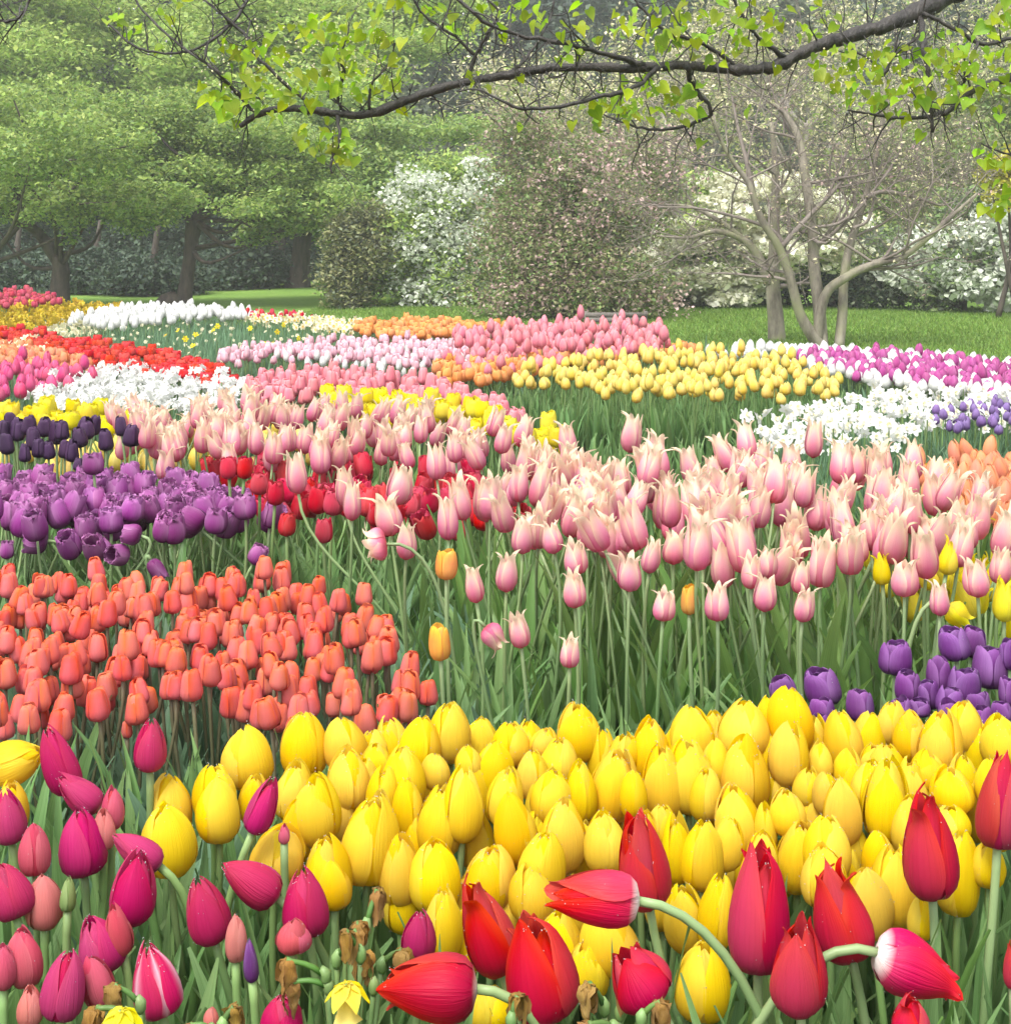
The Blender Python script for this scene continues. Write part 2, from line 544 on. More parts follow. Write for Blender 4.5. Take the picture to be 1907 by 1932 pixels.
# ------------------------------------------------------------------ the spreading trees on the left
rg = np.random.default_rng(5)
D1 = 24.6
c = px_clumps(rg, [(60, 315, D1, 250, 70, 55, 0.44, 0.43), (20, 235, D1, 260, 60, 45, 0.48, 0.43), (-120, 370, D1, 120, 50, 22, 0.37, 0.46), (200, 385, D1 - 1, 110, 40, 22, 0.30, 0.52), (100, 280, D1 - 2.5, 170, 60, 30, 0.37, 0.43), (240, 420, D1 - 1, 40, 18, 6, 0.22, 0.58), (20, 400, D1 - 1, 60, 18, 7, 0.25, 0.51), (137, 452, D1 - .6, 12, 16, 3, 0.13, 1.00)])
tree('spreading_tree', 'spreading spring-green tree whose trunk bends and forks low behind the yellow flowers', 'tree', at(112, 577, D1), [
    ([at(112, 585, D1), at(113, 540, D1), at(115, 505, D1), at(108, 482, D1)], [0.20, 0.155, 0.14, 0.12]),
    ([at(110, 490, D1), at(85, 455, D1), at(62, 430, D1 - .2), at(20, 408, D1 - .4), at(-30, 370, D1)], [0.12, 0.10, 0.08, 0.07, 0.05]),
    ([at(40, 420, D1), at(8, 455, D1), at(-25, 500, D1 + .1)], [0.05, 0.05, 0.04]),
    ([at(40, 418, D1), at(66, 395, D1), at(110, 330, D1), at(150, 280, D1)], [0.06, 0.05, 0.045, 0.03]),
    ([at(-25, 370, D1), at(-60, 310, D1), at(-80, 230, D1 + 1)], [0.06, 0.05, 0.03])],
    c, 66000, 0.07, [M_SPRING, M_MID], M_BARK_D, 11, up=0.65, sprays=26, mixw=[0.75, 0.25])
D2 = 25.0
c = px_clumps(rg, [(420, 355, D2, 180, 40, 42, 0.35, 0.43), (420, 295, D2, 220, 55, 52, 0.44, 0.43), (330, 235, D2, 190, 55, 35, 0.46, 0.43), (560, 385, D2 - 1, 130, 36, 22, 0.32, 0.43), (280, 375, D2 - 1.5, 80, 36, 15, 0.30, 0.51), (490, 440, D2 - .5, 50, 22, 8, 0.23, 0.51), (640, 415, D2 - 1, 70, 18, 10, 0.25, 0.43)])
tree('spreading_tree', 'spreading spring-green tree with a straight trunk splitting in a narrow Y', 'tree', at(350, 575, D2), [
    ([at(345, 585, D2), at(352, 530, D2), at(360, 470, D2), at(364, 415, D2)], [0.15, 0.115, 0.11, 0.12]),
    ([at(362, 425, D2), at(348, 400, D2), at(328, 372, D2), at(290, 300, D2)], [0.07, 0.065, 0.055, 0.03]),
    ([at(366, 425, D2), at(380, 400, D2), at(405, 378, D2), at(450, 320, D2)], [0.085, 0.08, 0.06, 0.03])],
    c, 66000, 0.07, [M_SPRING, M_MID], M_BARK_D, 12, up=0.65, sprays=26, mixw=[0.75, 0.25])
D3 = 31.0
c = px_clumps(rg, [(640, 380, D3, 170, 60, 32, 0.55, 0.43), (720, 330, D3 - 2, 120, 60, 22, 0.53, 0.41), (820, 245, D3 - 2, 130, 22, 17, 0.44, 0.32), (640, 250, D3, 150, 70, 27, 0.62, 0.43), (690, 450, D3 - 4, 60, 40, 11, 0.40, 0.43), (560, 420, D3, 100, 40, 15, 0.44, 0.43)])
tree('spreading_tree', 'dark broad-trunked tree with flared base at the end of the white flower band', 'tree', at(567, 568, D3), [
    ([at(563, 575, D3), at(562, 545, D3), at(566, 500, D3), at(572, 440, D3), at(580, 380, D3)], [0.46, 0.28, 0.2, 0.18, 0.12]),
    ([at(578, 400, D3), at(640, 385, D3 - .6), at(720, 400, D3 - 2), at(800, 455, D3 - 3)], [0.1, 0.07, 0.045, 0.02]),
    ([at(576, 390, D3), at(620, 330, D3), at(700, 290, D3)], [0.12, 0.09, 0.04])],
    c, 42000, 0.095, [M_SPRING, M_MID], M_BARK_D, 13, up=0.6, sprays=22, mixw=[0.55, 0.45])
# taller crowns behind them
for i, (u, D, vt, vb, w, nm) in enumerate([(-60, 37, -160, 230, 260, 'bright'), (240, 40, -190, 215, 250, 'bright'), (520, 36, -60, 230, 200, 'bright'), (690, 42, -170, 120, 180, 'bright')]):
    r2 = np.random.default_rng(40 + i)
    c = px_clumps(r2, [(u, (vt + vb) / 2, D, w, (vb - vt) / 2, 70, 1.0, 0.3), (u, vb - 60, D - 2, w * 0.9, 50, 16, 0.8, 0.3)])
    bp = at(u, V0 + CAM_H * F / D, D)
    lb = ['tall bright green tree rising above the bent-trunk tree at the edge', 'tall bright green tree rising behind the Y-trunk tree', 'bright green tree filling the gap behind the hanging branch tip', 'tall pale green tree beside the bluish gap in the woods'][i]
    tree('tall_tree', lb, 'tree', bp, [([bp, bp + Vector((0.1, 0, 2.0)), bp + Vector((0, 0, 4.2)), bp + Vector((0.2, 0, 6.5))], [0.2, 0.15, 0.12, 0.07])], c, 52000, 0.13, [M_SPRING2, M_SPRING], M_BARK_D, 50 + i, group='tall green trees at the back of the garden', sprays=20, up=0.7, mixw=[0.6, 0.4])

# dark evergreen shrubs under the trees
ev = [(-70, 40, 100, 330), (60, 37, 90, 380), (170, 42, 100, 320), (270, 36, 70, 400), (370, 41, 100, 330), (470, 37, 70, 390), (560, 43, 100, 320), (670, 40, 60, 400), (180, 30, 60, 490), (455, 31, 55, 480), (30, 31, 60, 505), (290, 29, 40, 530), (570, 36, 60, 500)]
for i, (u, D, w, vt) in enumerate(ev):
    r2 = np.random.default_rng(70 + i)
    vb = V0 + CAM_H * F / D
    c = px_clumps(r2, [(u, (vt + vb) / 2, D, w, (vb - vt) / 2, 34, 0.6, 0.5)])
    bp = at(u, vb, D)
    tree('evergreen_shrub', 'dark bluish evergreen shrub in the shade beneath the spreading trees', 'shrub', bp,
         [([bp, bp + Vector((0, 0, 0.6)), bp + Vector((0.1, 0, 1.4))], [0.1, 0.08, 0.04])], c, 15000, 0.095, [M_EVER], M_BARK_D, 80 + i,
         group='dark shrubs under the left trees', up=0.4, shell=0.6, crown_name='foliage')
for i, (u, D, w, vt) in enumerate([(-90, 47, 110, 240), (20, 50, 110, 260), (120, 48, 100, 230), (230, 51, 100, 260), (330, 48, 100, 240), (440, 50, 100, 260), (540, 48, 90, 250), (640, 51, 80, 290)]):
    r2 = np.random.default_rng(170 + i)
    bp = at(u, V0 + CAM_H * F / D, D)
    c = px_clumps(r2, [(u, (vt + 500) / 2, D, w, (500 - vt) / 2, 40, 0.8, 0.5)])
    tree('evergreen_tree', 'dusky evergreen tree closing the gaps behind the shaded shrubs', 'tree', bp, [([bp, bp + Vector((0, 0, 1.5)), bp + Vector((0.1, 0, 3.2))], [0.2, 0.15, 0.06])], c, 12000, 0.15, [M_EVER], M_BARK_D, 180 + i, group='dusky evergreens behind the shaded shrubs', up=0.4, shell=0.5)
# far wood on the hill
k = 0
for row, (D, n) in enumerate([(56, 9), (70, 11), (88, 13)]):
    for j in range(n):
        r2 = np.random.default_rng(300 + k); k += 1
        x = (j - (n - 1) / 2) * D * 0.83 / n + r2.uniform(-1, 1)
        z0 = hill_z(x, D)
        h = r2.uniform(7, 10); w = r2.uniform(2.4, 3.4)
        c = [(x + r2.normal() * w * 0.5, D + r2.normal() * w * 0.4, z0 + h * (0.25 + 0.7 * r2.random()), w * 0.42, w * 0.42, w * 0.28) for _ in range(30)]
        dark = r2.random() < 0.6
        tree('hillside_tree', 'hazy dark evergreen on the wooded hillside' if dark else 'hazy grey-green tree on the wooded hillside', 'tree', (x, D, z0 - 0.1),
             [([(x, D, z0 - 0.3), (x, D, z0 + h * 0.4), (x, D, z0 + h * 0.8)], [0.3, 0.2, 0.08])], c, 7000, 0.34, [M_EVER] if dark else [M_DUSK], M_BARK_D, 400 + k,
             group='dark evergreens on the hillside' if dark else 'grey-green trees on the hillside', up=0.45, shell=0.5)

# ------------------------------------------------------------------ shrubs in the middle and on the right
def shrub(name, label, u, vb, specs, n, size, mats, seed, blossom=None, up=0.4, mixw=None, shell=0.6, D=None, bark=M_BARK_D):
    r2 = np.random.default_rng(seed)
    D = D or depth_for(vb, 0.0)
    bp = at(u, vb, D)
    bp.z = ground_z(bp.x, bp.y)
    specs = [(a, b, D + dd, ru, rv, nn, r, fl) for (a, b, dd, ru, rv, nn, r, fl) in specs]
    c = px_clumps(r2, specs)
    st = []
    for i in range(5):
        q = c[r2.integers(len(c))]
        e = Vector((q[0], q[1], q[2]))
        st.append(([bp + Vector((r2.normal() * .1, r2.normal() * .1, -0.05)), bp * 0.6 + e * 0.4 + Vector((0, 0, 0.1)), e], [0.045, 0.03, 0.012]))
    if blossom and blossom[4] == 'own':
        w = px_clumps(r2, [(a, b, D - 0.3, ru, rv, nn, r, fl) for (a, b, ru, rv, nn, r, fl) in blossom[5]])
        blossom = (*blossom[:4], w)
    return tree(name, label, 'shrub' if 'tree' not in name else 'tree', bp, st, c, n, size, mats, bark, seed + 1, up=up, shell=shell, blossom=blossom, crown_name='foliage', mixw=mixw)

shrub('olive_shrub', 'tall grey-olive shrub beside the white-flowered bush at the lawn edge', 668, 581,
      [(668, 500, 0, 52, 70, 30, 0.28, 0.8), (690, 430, 0, 45, 40, 10, 0.26, 0.7)], 13000, 0.07, [M_OLIVE, M_DUSK], 501, mixw=[.7, .3])
shrub('flowering_shrub', 'tall bush of small white flowers over fresh green leaves, cascading to the lawn', 830, 579,
      [(830, 480, 0, 100, 95, 46, 0.34, 0.7), (840, 370, 0.5, 100, 65, 34, 0.36, 0.6), (870, 310, 0.5, 60, 30, 10, 0.3, 0.6), (745, 470, 0, 40, 60, 12, 0.25, 0.6)],
      24000, 0.075, [M_SPRING2, M_MID], 503, (9500, 0.06, M_WHITEF, 0.3, 'own', [(800, 505, 85, 66, 46, 0.15, 0.7), (880, 400, 66, 56, 30, 0.17, 0.6), (790, 370, 70, 50, 16, 0.14, 0.6), (890, 340, 46, 36, 10, 0.14, 0.6), (770, 450, 60, 30, 10, 0.14, 0.5), (890, 480, 50, 50, 18, 0.15, 0.6), (860, 550, 70, 25, 12, 0.13, 0.5)]), mixw=[.6, .4])
shrub('flowering_shrub', 'broad tall thicket of dull green leaves speckled with mauve-pink blossom', 1060, 606,
      [(1040, 520, 0, 150, 80, 60, 0.34, 0.75), (1080, 400, 0.6, 160, 90, 60, 0.36, 0.7), (1010, 300, 1.0, 90, 80, 26, 0.36, 0.65), (1180, 320, 1.0, 130, 90, 30, 0.34, 0.65), (1215, 550, 0, 70, 45, 16, 0.24, 0.7)],
      60000, 0.052, [M_MID, M_OLIVE, crown_mat('russet_leaves', (0.24, 0.175, 0.14), (0.42, 0.31, 0.27), 0.3)], 505, (1800, 0.045, M_PINKF, 0.3, 'own', [(1200, 300, 100, 60, 16, 0.22, 0.7), (1000, 560, 90, 40, 12, 0.2, 0.6), (1090, 510, 80, 40, 9, 0.18, 0.6), (1230, 560, 60, 40, 8, 0.18, 0.6), (1150, 400, 110, 60, 14, 0.2, 0.6), (1040, 330, 40, 20, 4, 0.16, 0.6)]), mixw=[.36, .34, .30])
shrub('dogwood_tree', 'layered dogwood in full creamy white flower behind the bare forked tree', 1350, 584,
      [(1330, 480, 0, 110, 90, 34, 0.36, 0.3), (1420, 420, 0.4, 140, 110, 34, 0.36, 0.3), (1280, 540, -0.3, 60, 35, 12, 0.26, 0.35), (1560, 450, 0.6, 90, 90, 20, 0.32, 0.35)],
      12000, 0.07, [M_SPRING2, M_MID], 507, (24000, 0.085, M_CREAMF, 0.35, 'own', [(1330, 490, 115, 85, 44, 0.30, 0.22), (1430, 400, 120, 90, 30, 0.28, 0.22), (1270, 550, 50, 30, 9, 0.22, 0.22), (1390, 520, 70, 40, 14, 0.22, 0.22), (1560, 460, 60, 70, 12, 0.22, 0.25)]))
shrub('flowering_shrub', 'wide white-blossomed shrub at the far edge of the lawn, dark gaps between its flowers', 1800, 583,
      [(1800, 500, 0, 150, 75, 44, 0.34, 0.7), (1880, 420, 0.5, 110, 60, 20, 0.34, 0.65), (1640, 510, 0.8, 80, 60, 16, 0.28, 0.7)],
      22000, 0.075, [M_DUSK, M_MID], 509, (7000, 0.085, M_WHITEF, 0.3, 'own', [(1800, 500, 130, 60, 36, 0.2, 0.65), (1880, 430, 70, 40, 10, 0.2, 0.6), (1850, 550, 80, 20, 9, 0.17, 0.6), (1720, 520, 50, 45, 8, 0.17, 0.6)]), mixw=[.55, .45])
shrub('mixed_thicket', 'dark low thicket in the shade behind the bare forked tree', 1580, 580,
      [(1560, 540, 0, 130, 35, 22, 0.34, 0.7), (1420, 550, 0.5, 90, 26, 12, 0.3, 0.7)], 9000, 0.07, [M_DUSK, M_EVER], 511)
shrub('olive_shrub', 'tall yellow-green bushy tree behind the bare forked tree at the edge', 1760, 560,
      [(1760, 330, 0, 190, 110, 60, 0.45, 0.6), (1850, 250, 1, 120, 120, 34, 0.5, 0.55)], 26000, 0.085, [M_OLIVE, M_MID, M_SPRING], 513, D=27.0, mixw=[.5, .3, .2])
shrub('golden_shrub', 'bright yellow-leaved shrub peeping in at the edge above the white blossom', 1915, 575,
      [(1900, 345, 0, 45, 55, 14, 0.22, 0.6)], 4500, 0.07, [crown_mat('golden_leaves', (0.36, 0.36, 0.04), (0.55, 0.5, 0.08), 0.35)], 515, D=21.0)

# twiggy, barely leafing trees behind on the right
for i, (u, D, w, vt) in enumerate([(1080, 34, 130, -80), (1300, 32, 150, -120), (1520, 33, 160, -100), (1720, 35, 150, -120), (1880, 36, 140, -100)]):
    r2 = np.random.default_rng(600 + i)
    bp = at(u, V0 + CAM_H * F / D, D)
    lb = ['pale twiggy tree just leafing out beside the bluish gap', 'pale twiggy tree behind the pink-speckled thicket', 'pale twiggy tree straight behind the bare forked tree', 'pale twiggy tree behind the yellow-green bushy tree', 'pale twiggy tree at the far edge of the wood'][i]
    root = empty('twiggy_tree', bp, lb, 'tree', 'twiggy trees behind the shrubs')
    g = Geo(); tips = []
    limb(g, [(0, 0, 0), (0.05, 0, 1.2), (-0.05, 0, 2.4), (0.1, 0, 3.6)], [0.2, 0.15, 0.12, 0.08], 8)
    link('trunk', g.mesh('trunk', [M_TWIG]), root)
    g = Geo()
    for j in range(6):
        a = r2.uniform(0, 6.28)
        grow(r2, g, (0, 0, 1.0 + 2.6 * r2.random()), (math.cos(a) * 0.8, math.sin(a) * 0.8, 0.8), 2.6, 0.05, 3, 0.12, 0.3, (3, 6), 0.62, tips, 5, 0.006)
    link('branches', g.mesh('branches', [M_TWIG]), root)
    tp = np.array(tips)
    P = tp[r2.choice(len(tp), 11000)] + r2.normal(size=(11000, 3)) * 0.14
    link('crown', quad_mesh('crown', leaf_quads(r2, P, 0.085, 0.3), [M_BUD, M_OLIVE, M_SPRING], r2.choice(3, 11000, p=[.4, .35, .25]), rng=r2), root)

# ------------------------------------------------------------------ the bare forked tree on the lawn
def stem_px(pts, D, dd=0.0):
    n = len(pts)
    return [at(u, v, D + dd * i / n) for i, (u, v) in enumerate(pts)]
Db = depth_for(657, 0.0)
b0 = at(1553, 660, Db); b0.z = 0
root = empty('bare_tree', b0, 'bare pale tree with several stems forking from the ground on the lawn', 'tree')
r2 = np.random.default_rng(77)
stems = [
    ([(1557, 664), (1530, 630), (1508, 590), (1492, 530), (1470, 468), (1435, 412), (1414, 350), (1388, 312), (1362, 270), (1345, 215)], [.125, .105, .085, .08, .07, .06, .05, .04, .03, .018], -0.3),
    ([(1550, 664), (1545, 580), (1535, 500), (1532, 430), (1517, 320), (1507, 262), (1482, 216), (1452, 190)], [.12, .105, .10, .09, .08, .065, .05, .03], 0.5),
    ([(1540, 655), (1555, 560), (1598, 522), (1650, 497), (1702, 485), (1752, 447), (1802, 402), (1843, 365)], [.10, .085, .075, .066, .055, .045, .035, .022], -0.5),
    ([(1582, 662), (1589, 590), (1592, 527), (1602, 467), (1625, 395), (1638, 350), (1652, 300), (1662, 240), (1670, 150)], [.09, .085, .078, .07, .06, .05, .042, .032, .02], 0.4),
]
g = Geo(); br = Geo(); tips = []
bb = np.array(b0)
for pts, rad, dd in stems:
    P, R = limb(g, np.array(stem_px(pts, Db, dd)) - bb, np.array(rad) * .62, 9)
    for j in range(9):
        i = r2.integers(len(P) // 3, len(P))
        a = P[min(i + 1, len(P) - 1)] - P[i - 1]
        a /= np.linalg.norm(a)
        nd = a * 0.6 + r2.normal(size=3) * np.array([0.8, 0.6, 0.5])
        grow(r2, br, P[i], nd, r2.uniform(0.6, 1.2), R[i] * 0.42, 3, 0.15, 0.3, (2, 5), 0.62, tips, 5, 0.0024)
for pts, rad in [([(1471, 470), (1514, 420), (1577, 355), (1600, 320)], [.03, .026, .02, .01]), ([(1635, 372), (1668, 361), (1730, 373), (1773, 387), (1800, 380)], [.03, .026, .02, .014, .007]),
                 ([(1610, 430), (1640, 410), (1655, 330)], [.02, .016, .008]), ([(1532, 430), (1600, 410), (1690, 300), (1700, 240)], [.02, .018, .012, .006]), ([(1425, 385), (1412, 320), (1392, 240), (1380, 180)], [.03, .026, .02, .01]),
                 ([(1492, 530), (1478, 470), (1450, 430), (1330, 395), (1240, 390)], [.03, .028, .022, .014, .006])]:
    P, R = limb(br, np.array(stem_px(pts, Db - .1, 0.3)) - bb, rad, 6)
    for j in range(4):
        i = r2.integers(2, len(P))
        nd = (P[i] - P[i - 1]) / np.linalg.norm(P[i] - P[i - 1]) * 0.7 + r2.normal(size=3) * 0.7
        grow(r2, br, P[i], nd, r2.uniform(0.4, 0.9), R[i] * 0.5, 3, 0.15, 0.3, (3, 5), 0.62, tips, 4, 0.0026)
link('trunk', g.mesh('trunk', [M_BARK_G]), root)
link('branches', br.mesh('branches', [M_TWIG2]), root)
tp = np.array(tips)
P = tp[r2.choice(len(tp), 2600)] + r2.normal(size=(2600, 3)) * 0.03
link('blossom', quad_mesh('blossom', leaf_quads(r2, P, 0.035, 0.3), [M_BUD, M_PINKF], r2.choice(2, 2600, p=[.75, .25]), rng=r2), root)

Db2 = depth_for(655, 0.0) + 0.9
b0 = at(1466, 640, Db2); b0.z = 0
root = empty('bare_tree', b0, 'grey upright trunk standing close beside the forked bare tree', 'tree')
g = Geo(); br = Geo(); bb = np.array(b0)
P1, R1 = limb(g, np.array([at(1466, 655, Db2), at(1463, 600, Db2), at(1458, 540, Db2), at(1460, 470, Db2), at(1463, 330, Db2), at(1455, 230, Db2)]) - bb, [.105, .09, .08, .062, .045, .02], 10)
P2, R2 = limb(g, np.array([at(1452, 535, Db2), at(1432, 488, Db2), at(1402, 452, Db2), at(1350, 436, Db2), at(1300, 448, Db2), at(1240, 445, Db2)]) - bb, [.07, .055, .04, .03, .02, .01], 8)
P3, R3 = limb(g, np.array([at(1405, 455, Db2), at(1370, 425, Db2), at(1310, 392, Db2), at(1255, 385, Db2)]) - bb, [.035, .028, .02, .01], 7)
tips = []
for P, R in ((P1, R1), (P2, R2), (P3, R3)):
    for j in range(6):
        i = r2.integers(len(P) // 3, len(P))
        a = P[i] - P[i - 1]; a /= np.linalg.norm(a)
        grow(r2, br, P[i], a * 0.6 + r2.normal(size=3) * 0.7, r2.uniform(0.5, 1.0), R[i] * 0.42, 3, 0.15, 0.3, (2, 5), 0.62, tips, 5, 0.0024)
link('trunk', g.mesh('trunk', [M_BARK_G]), root)
link('branches', br.mesh('branches', [M_TWIG2]), root)

# garden bench half hidden behind the pink tulips, and a stump under the far trees
Dn = 17.6
p = at(1165, V0 + CAM_H * F / Dn, Dn); p.z = 0.0
root = empty('garden_bench', p, 'weathered grey wooden bench peeping over the pink tulips', 'bench')
M_WOOD = bark_mat('weathered_wood', (0.10, 0.088, 0.075), (0.19, 0.17, 0.15), 14)
def box(g, x0, x1, y0, y1, z0, z1, m=0):
    V = [(x, y, z) for x in (x0, x1) for y in (y0, y1) for z in (z0, z1)]
    g.add(V, [(0, 1, 3, 2), (4, 6, 7, 5), (0, 4, 5, 1), (2, 3, 7, 6), (0, 2, 6, 4), (1, 5, 7, 3)], m)
g = Geo()
for k in range(4): box(g, -0.36, 0.36, -0.24 + k * 0.12, -0.14 + k * 0.12, 0.10, 0.125)
link('seat', g.mesh('seat', [M_WOOD], False), root)
g = Geo()
for z in (0.14, 0.20): box(g, -0.36, 0.36, 0.245, 0.27, z, z + 0.055)
box(g, -0.37, -0.33, 0.27, 0.30, 0.0, 0.27); box(g, 0.33, 0.37, 0.27, 0.30, 0.0, 0.27)
link('backrest', g.mesh('backrest', [M_WOOD], False), root)
for sx in (-0.33, 0.31):
    g = Geo(); box(g, sx, sx + 0.04, -0.22, -0.18, 0, 0.099)
    link('leg', g.mesh('leg', [M_WOOD], False), root)
Ds = 24.0
p = at(322 / 1907 * 1907 * 0 + 320, 575, Ds)
g = Geo()
p = at(318, V0 + CAM_H * F / Ds, Ds); p.z = -0.02
V, f, _ = tube([(0, 0, 0), (0.02, 0, .10), (0.05, 0, .2), (.06, 0, .26)], [.26, .2, .15, .02], 9)
g.add(V + np.random.default_rng(3).normal(size=V.shape) * 0.012, f)
o = link('tree_stump', g.mesh('tree_stump', [M_BARK_D]), None, p)
tag(o, 'dark slanting stump in the shade between the two forked trees', 'stump')
# ------------------------------------------------------------------ flower shapes
T_N = 11
Z_T = np.array([0, .06, .14, .25, .4, .55, .7, .82, .92, 1.0])
SHAPES = {  # radius (1 = widest) and height (1 = tip) along a petal; wid: how the petal narrows to its tip
    'egg':    dict(r=[.16, .54, .78, .94, 1.0, .96, .83, .65, .46, .20], z=[0, .02, .08, .2, .38, .55, .71, .83, .93, 1.0], A=62, pw=(2.5, .46), t0=.5, bulge=.13, lift=.10, hv=.05, inner=.84),
    'cone':   dict(r=[.20, .60, .84, .99, 1.0, .90, .73, .53, .34, .12], z=[0, .02, .07, .18, .36, .54, .71, .83, .93, 1.0], A=64, pw=(1.9, .62), t0=.42, bulge=.12, lift=.09, hv=.05, inner=.85),
    'lily':   dict(r=[.18, .56, .80, .97, 1.0, .90, .72, .64, .72, .92], z=[0, .02, .08, .2, .38, .56, .73, .85, .95, 1.0], A=50, pw=(1.6, .85), t0=.40, bulge=.12, lift=.06, hv=.06, inner=.86, flare=.42),
    'redlily': dict(r=[.18, .56, .80, .96, 1.0, .92, .74, .56, .42, .36], z=[0, .02, .07, .17, .34, .52, .70, .83, .93, 1.0], A=64, pw=(1.9, .68), t0=.44, bulge=.13, lift=.10, hv=.06, inner=.84, flare=.22),
    'cup':    dict(r=[.22, .68, .90, 1.0, .97, .87, .76, .68, .52, .12], z=[0, .02, .08, .2, .36, .56, .78, .92, .99, .98], A=58, pw=(3.0, .42), t0=.62, bulge=.16, lift=.14, hv=.07, inner=.84),
    'open':   dict(r=[.18, .60, .84, .98, 1.04, 1.02, .95, .88, .80, .66], z=[0, .02, .08, .2, .38, .55, .71, .84, .94, 1.0], A=60, pw=(2.6, .5), t0=.6, bulge=.12, lift=.08, hv=.06, inner=.84),
    'fringe': dict(r=[.18, .58, .84, 1.0, 1.06, 1.05, .98, .92, .86, .80], z=[0, .02, .08, .2, .38, .55, .71, .84, .93, 1.0], A=62, pw=(2.6, .5), t0=.6, bulge=.06),
}

def petals(g, kind, rng, nt=T_N, ns=7, rings=2, m=0, loosen=0.0, split=0.0):
    sp = SHAPES[kind]
    tt = 1 - (1 - np.linspace(0, 1, nt)) ** 1.35
    ss = np.linspace(-1, 1, ns)
    v_first = len(g.V); wk = rng.uniform(0, 6.28, 4)
    spin = rng.uniform(0, 6.28)
    shx, shy = rng.normal(size=2) * .05
    for ring in range(rings):
        for k in range(3):
            phi = spin + k * 2.0944 + ring * 1.0472 + rng.normal() * .09
            lay = (1.0, sp.get('inner', .9), sp.get('inner', .9) ** 2)[ring] * (1 + rng.normal() * .02)
            hz = (1.0, 1.0, .92)[ring] * (1 + rng.normal() * sp.get('hv', .035))
            lo = loosen * rng.random() + (split if rng.random() < .25 else 0)
            curl = rng.normal() * .10
            edge = rng.uniform(.1, 1.5, 2); fl = rng.normal() * sp.get('flare', 0)
            V = []; PT = []
            rr = np.interp(tt, Z_T, sp['r']); zz = np.interp(tt, Z_T, sp['z'])
            if nt > 8:
                rr[1:-1] = rr[1:-1] * .6 + (rr[:-2] + rr[2:]) * .2
            pr = rng.random()
            w1 = np.minimum(1, .5 + .5 * np.sin(np.clip(tt / .4, 0, 1) * math.pi / 2))
            x = np.clip((tt - sp['t0']) / (1 - sp['t0']), 0, 1)
            w2 = np.clip(1 - x ** sp['pw'][0], 0, 1) ** sp['pw'][1]
            wid = np.maximum(w1 * w2, .02)
            for i in range(nt):
                t = tt[i]
                ang = math.radians(sp['A']) * wid[i]
                for j in range(ns):
                    s = ss[j]
                    r = rr[i] * lay * (1 + sp['bulge'] * (math.cos(s * math.pi / 2) - .5)) + lo * t * t
                    if ring == 0: r += sp.get('lift', .05) * abs(s) ** 3 * min(1, t * 3) * rr[i] * edge[int(s > 0)]
                    r += .010 * math.sin(s * 5.5 + pr * 20) * t + .009 * math.sin(t * 8 + pr * 30 + s * 2)
                    r *= 1 + (.022 if abs(s) < .15 else 0) * (1 if kind in ('egg', 'cone', 'lily', 'redlily') else .3)
                    th = phi + s * ang + curl * t * t * .5
                    z = zz[i] * hz + .012 * math.sin(7 * s + pr * 9) * t
                    if kind in ('lily', 'redlily') and t > .8:
                        r += (t - .8) * 5 * fl * (t - .8) * 5
                    if kind == 'fringe' and i >= nt - 3:
                        z += rng.uniform(-.05, .10); r *= 1 + rng.uniform(-.06, .12)
                    if kind in ('cup', 'egg') and i >= nt - 2: z += rng.uniform(-.012, .012)
                    V.append((r * .5 * math.cos(th) + shx * z * z, r * .5 * math.sin(th) + shy * z * z, z)); PT.append((s, t, pr))
            g.add(V, grid_faces(nt, ns), m, PT)
    mx = max(np.percentile(np.hypot(p[q[:, 1] < .65, 0], p[q[:, 1] < .65, 1]), 95) for p, q in zip(g.V[v_first:], g.P[v_first:]))     # widest = 1 across
    for p in g.V[v_first:]: p[:, :2] *= .5 / mx

def drops(g, rng, n, kind, m, size, asp):
    """raindrops clinging to the petals; size in bloom heights, asp = bloom width / height"""
    sp = SHAPES[kind]
    for _ in range(n):
        t = rng.random() ** .8
        r = np.interp(t, Z_T, sp['r']) * .53; z = np.interp(t, Z_T, sp['z'])
        th = rng.uniform(0, 6.28); k = size * rng.uniform(.5, 1.3)
        c = np.array([r * math.cos(th), r * math.sin(th), z])
        a = np.array([(1, 0, 0), (-1, 0, 0), (0, 1, 0), (0, -1, 0), (0, 0, 1), (0, 0, -1)]) * np.array([k / asp, k / asp, k])
        g.add(c + a, [(0, 2, 4), (2, 1, 4), (1, 3, 4), (3, 0, 4), (2, 0, 5), (1, 2, 5), (3, 1, 5), (0, 3, 5)], m)

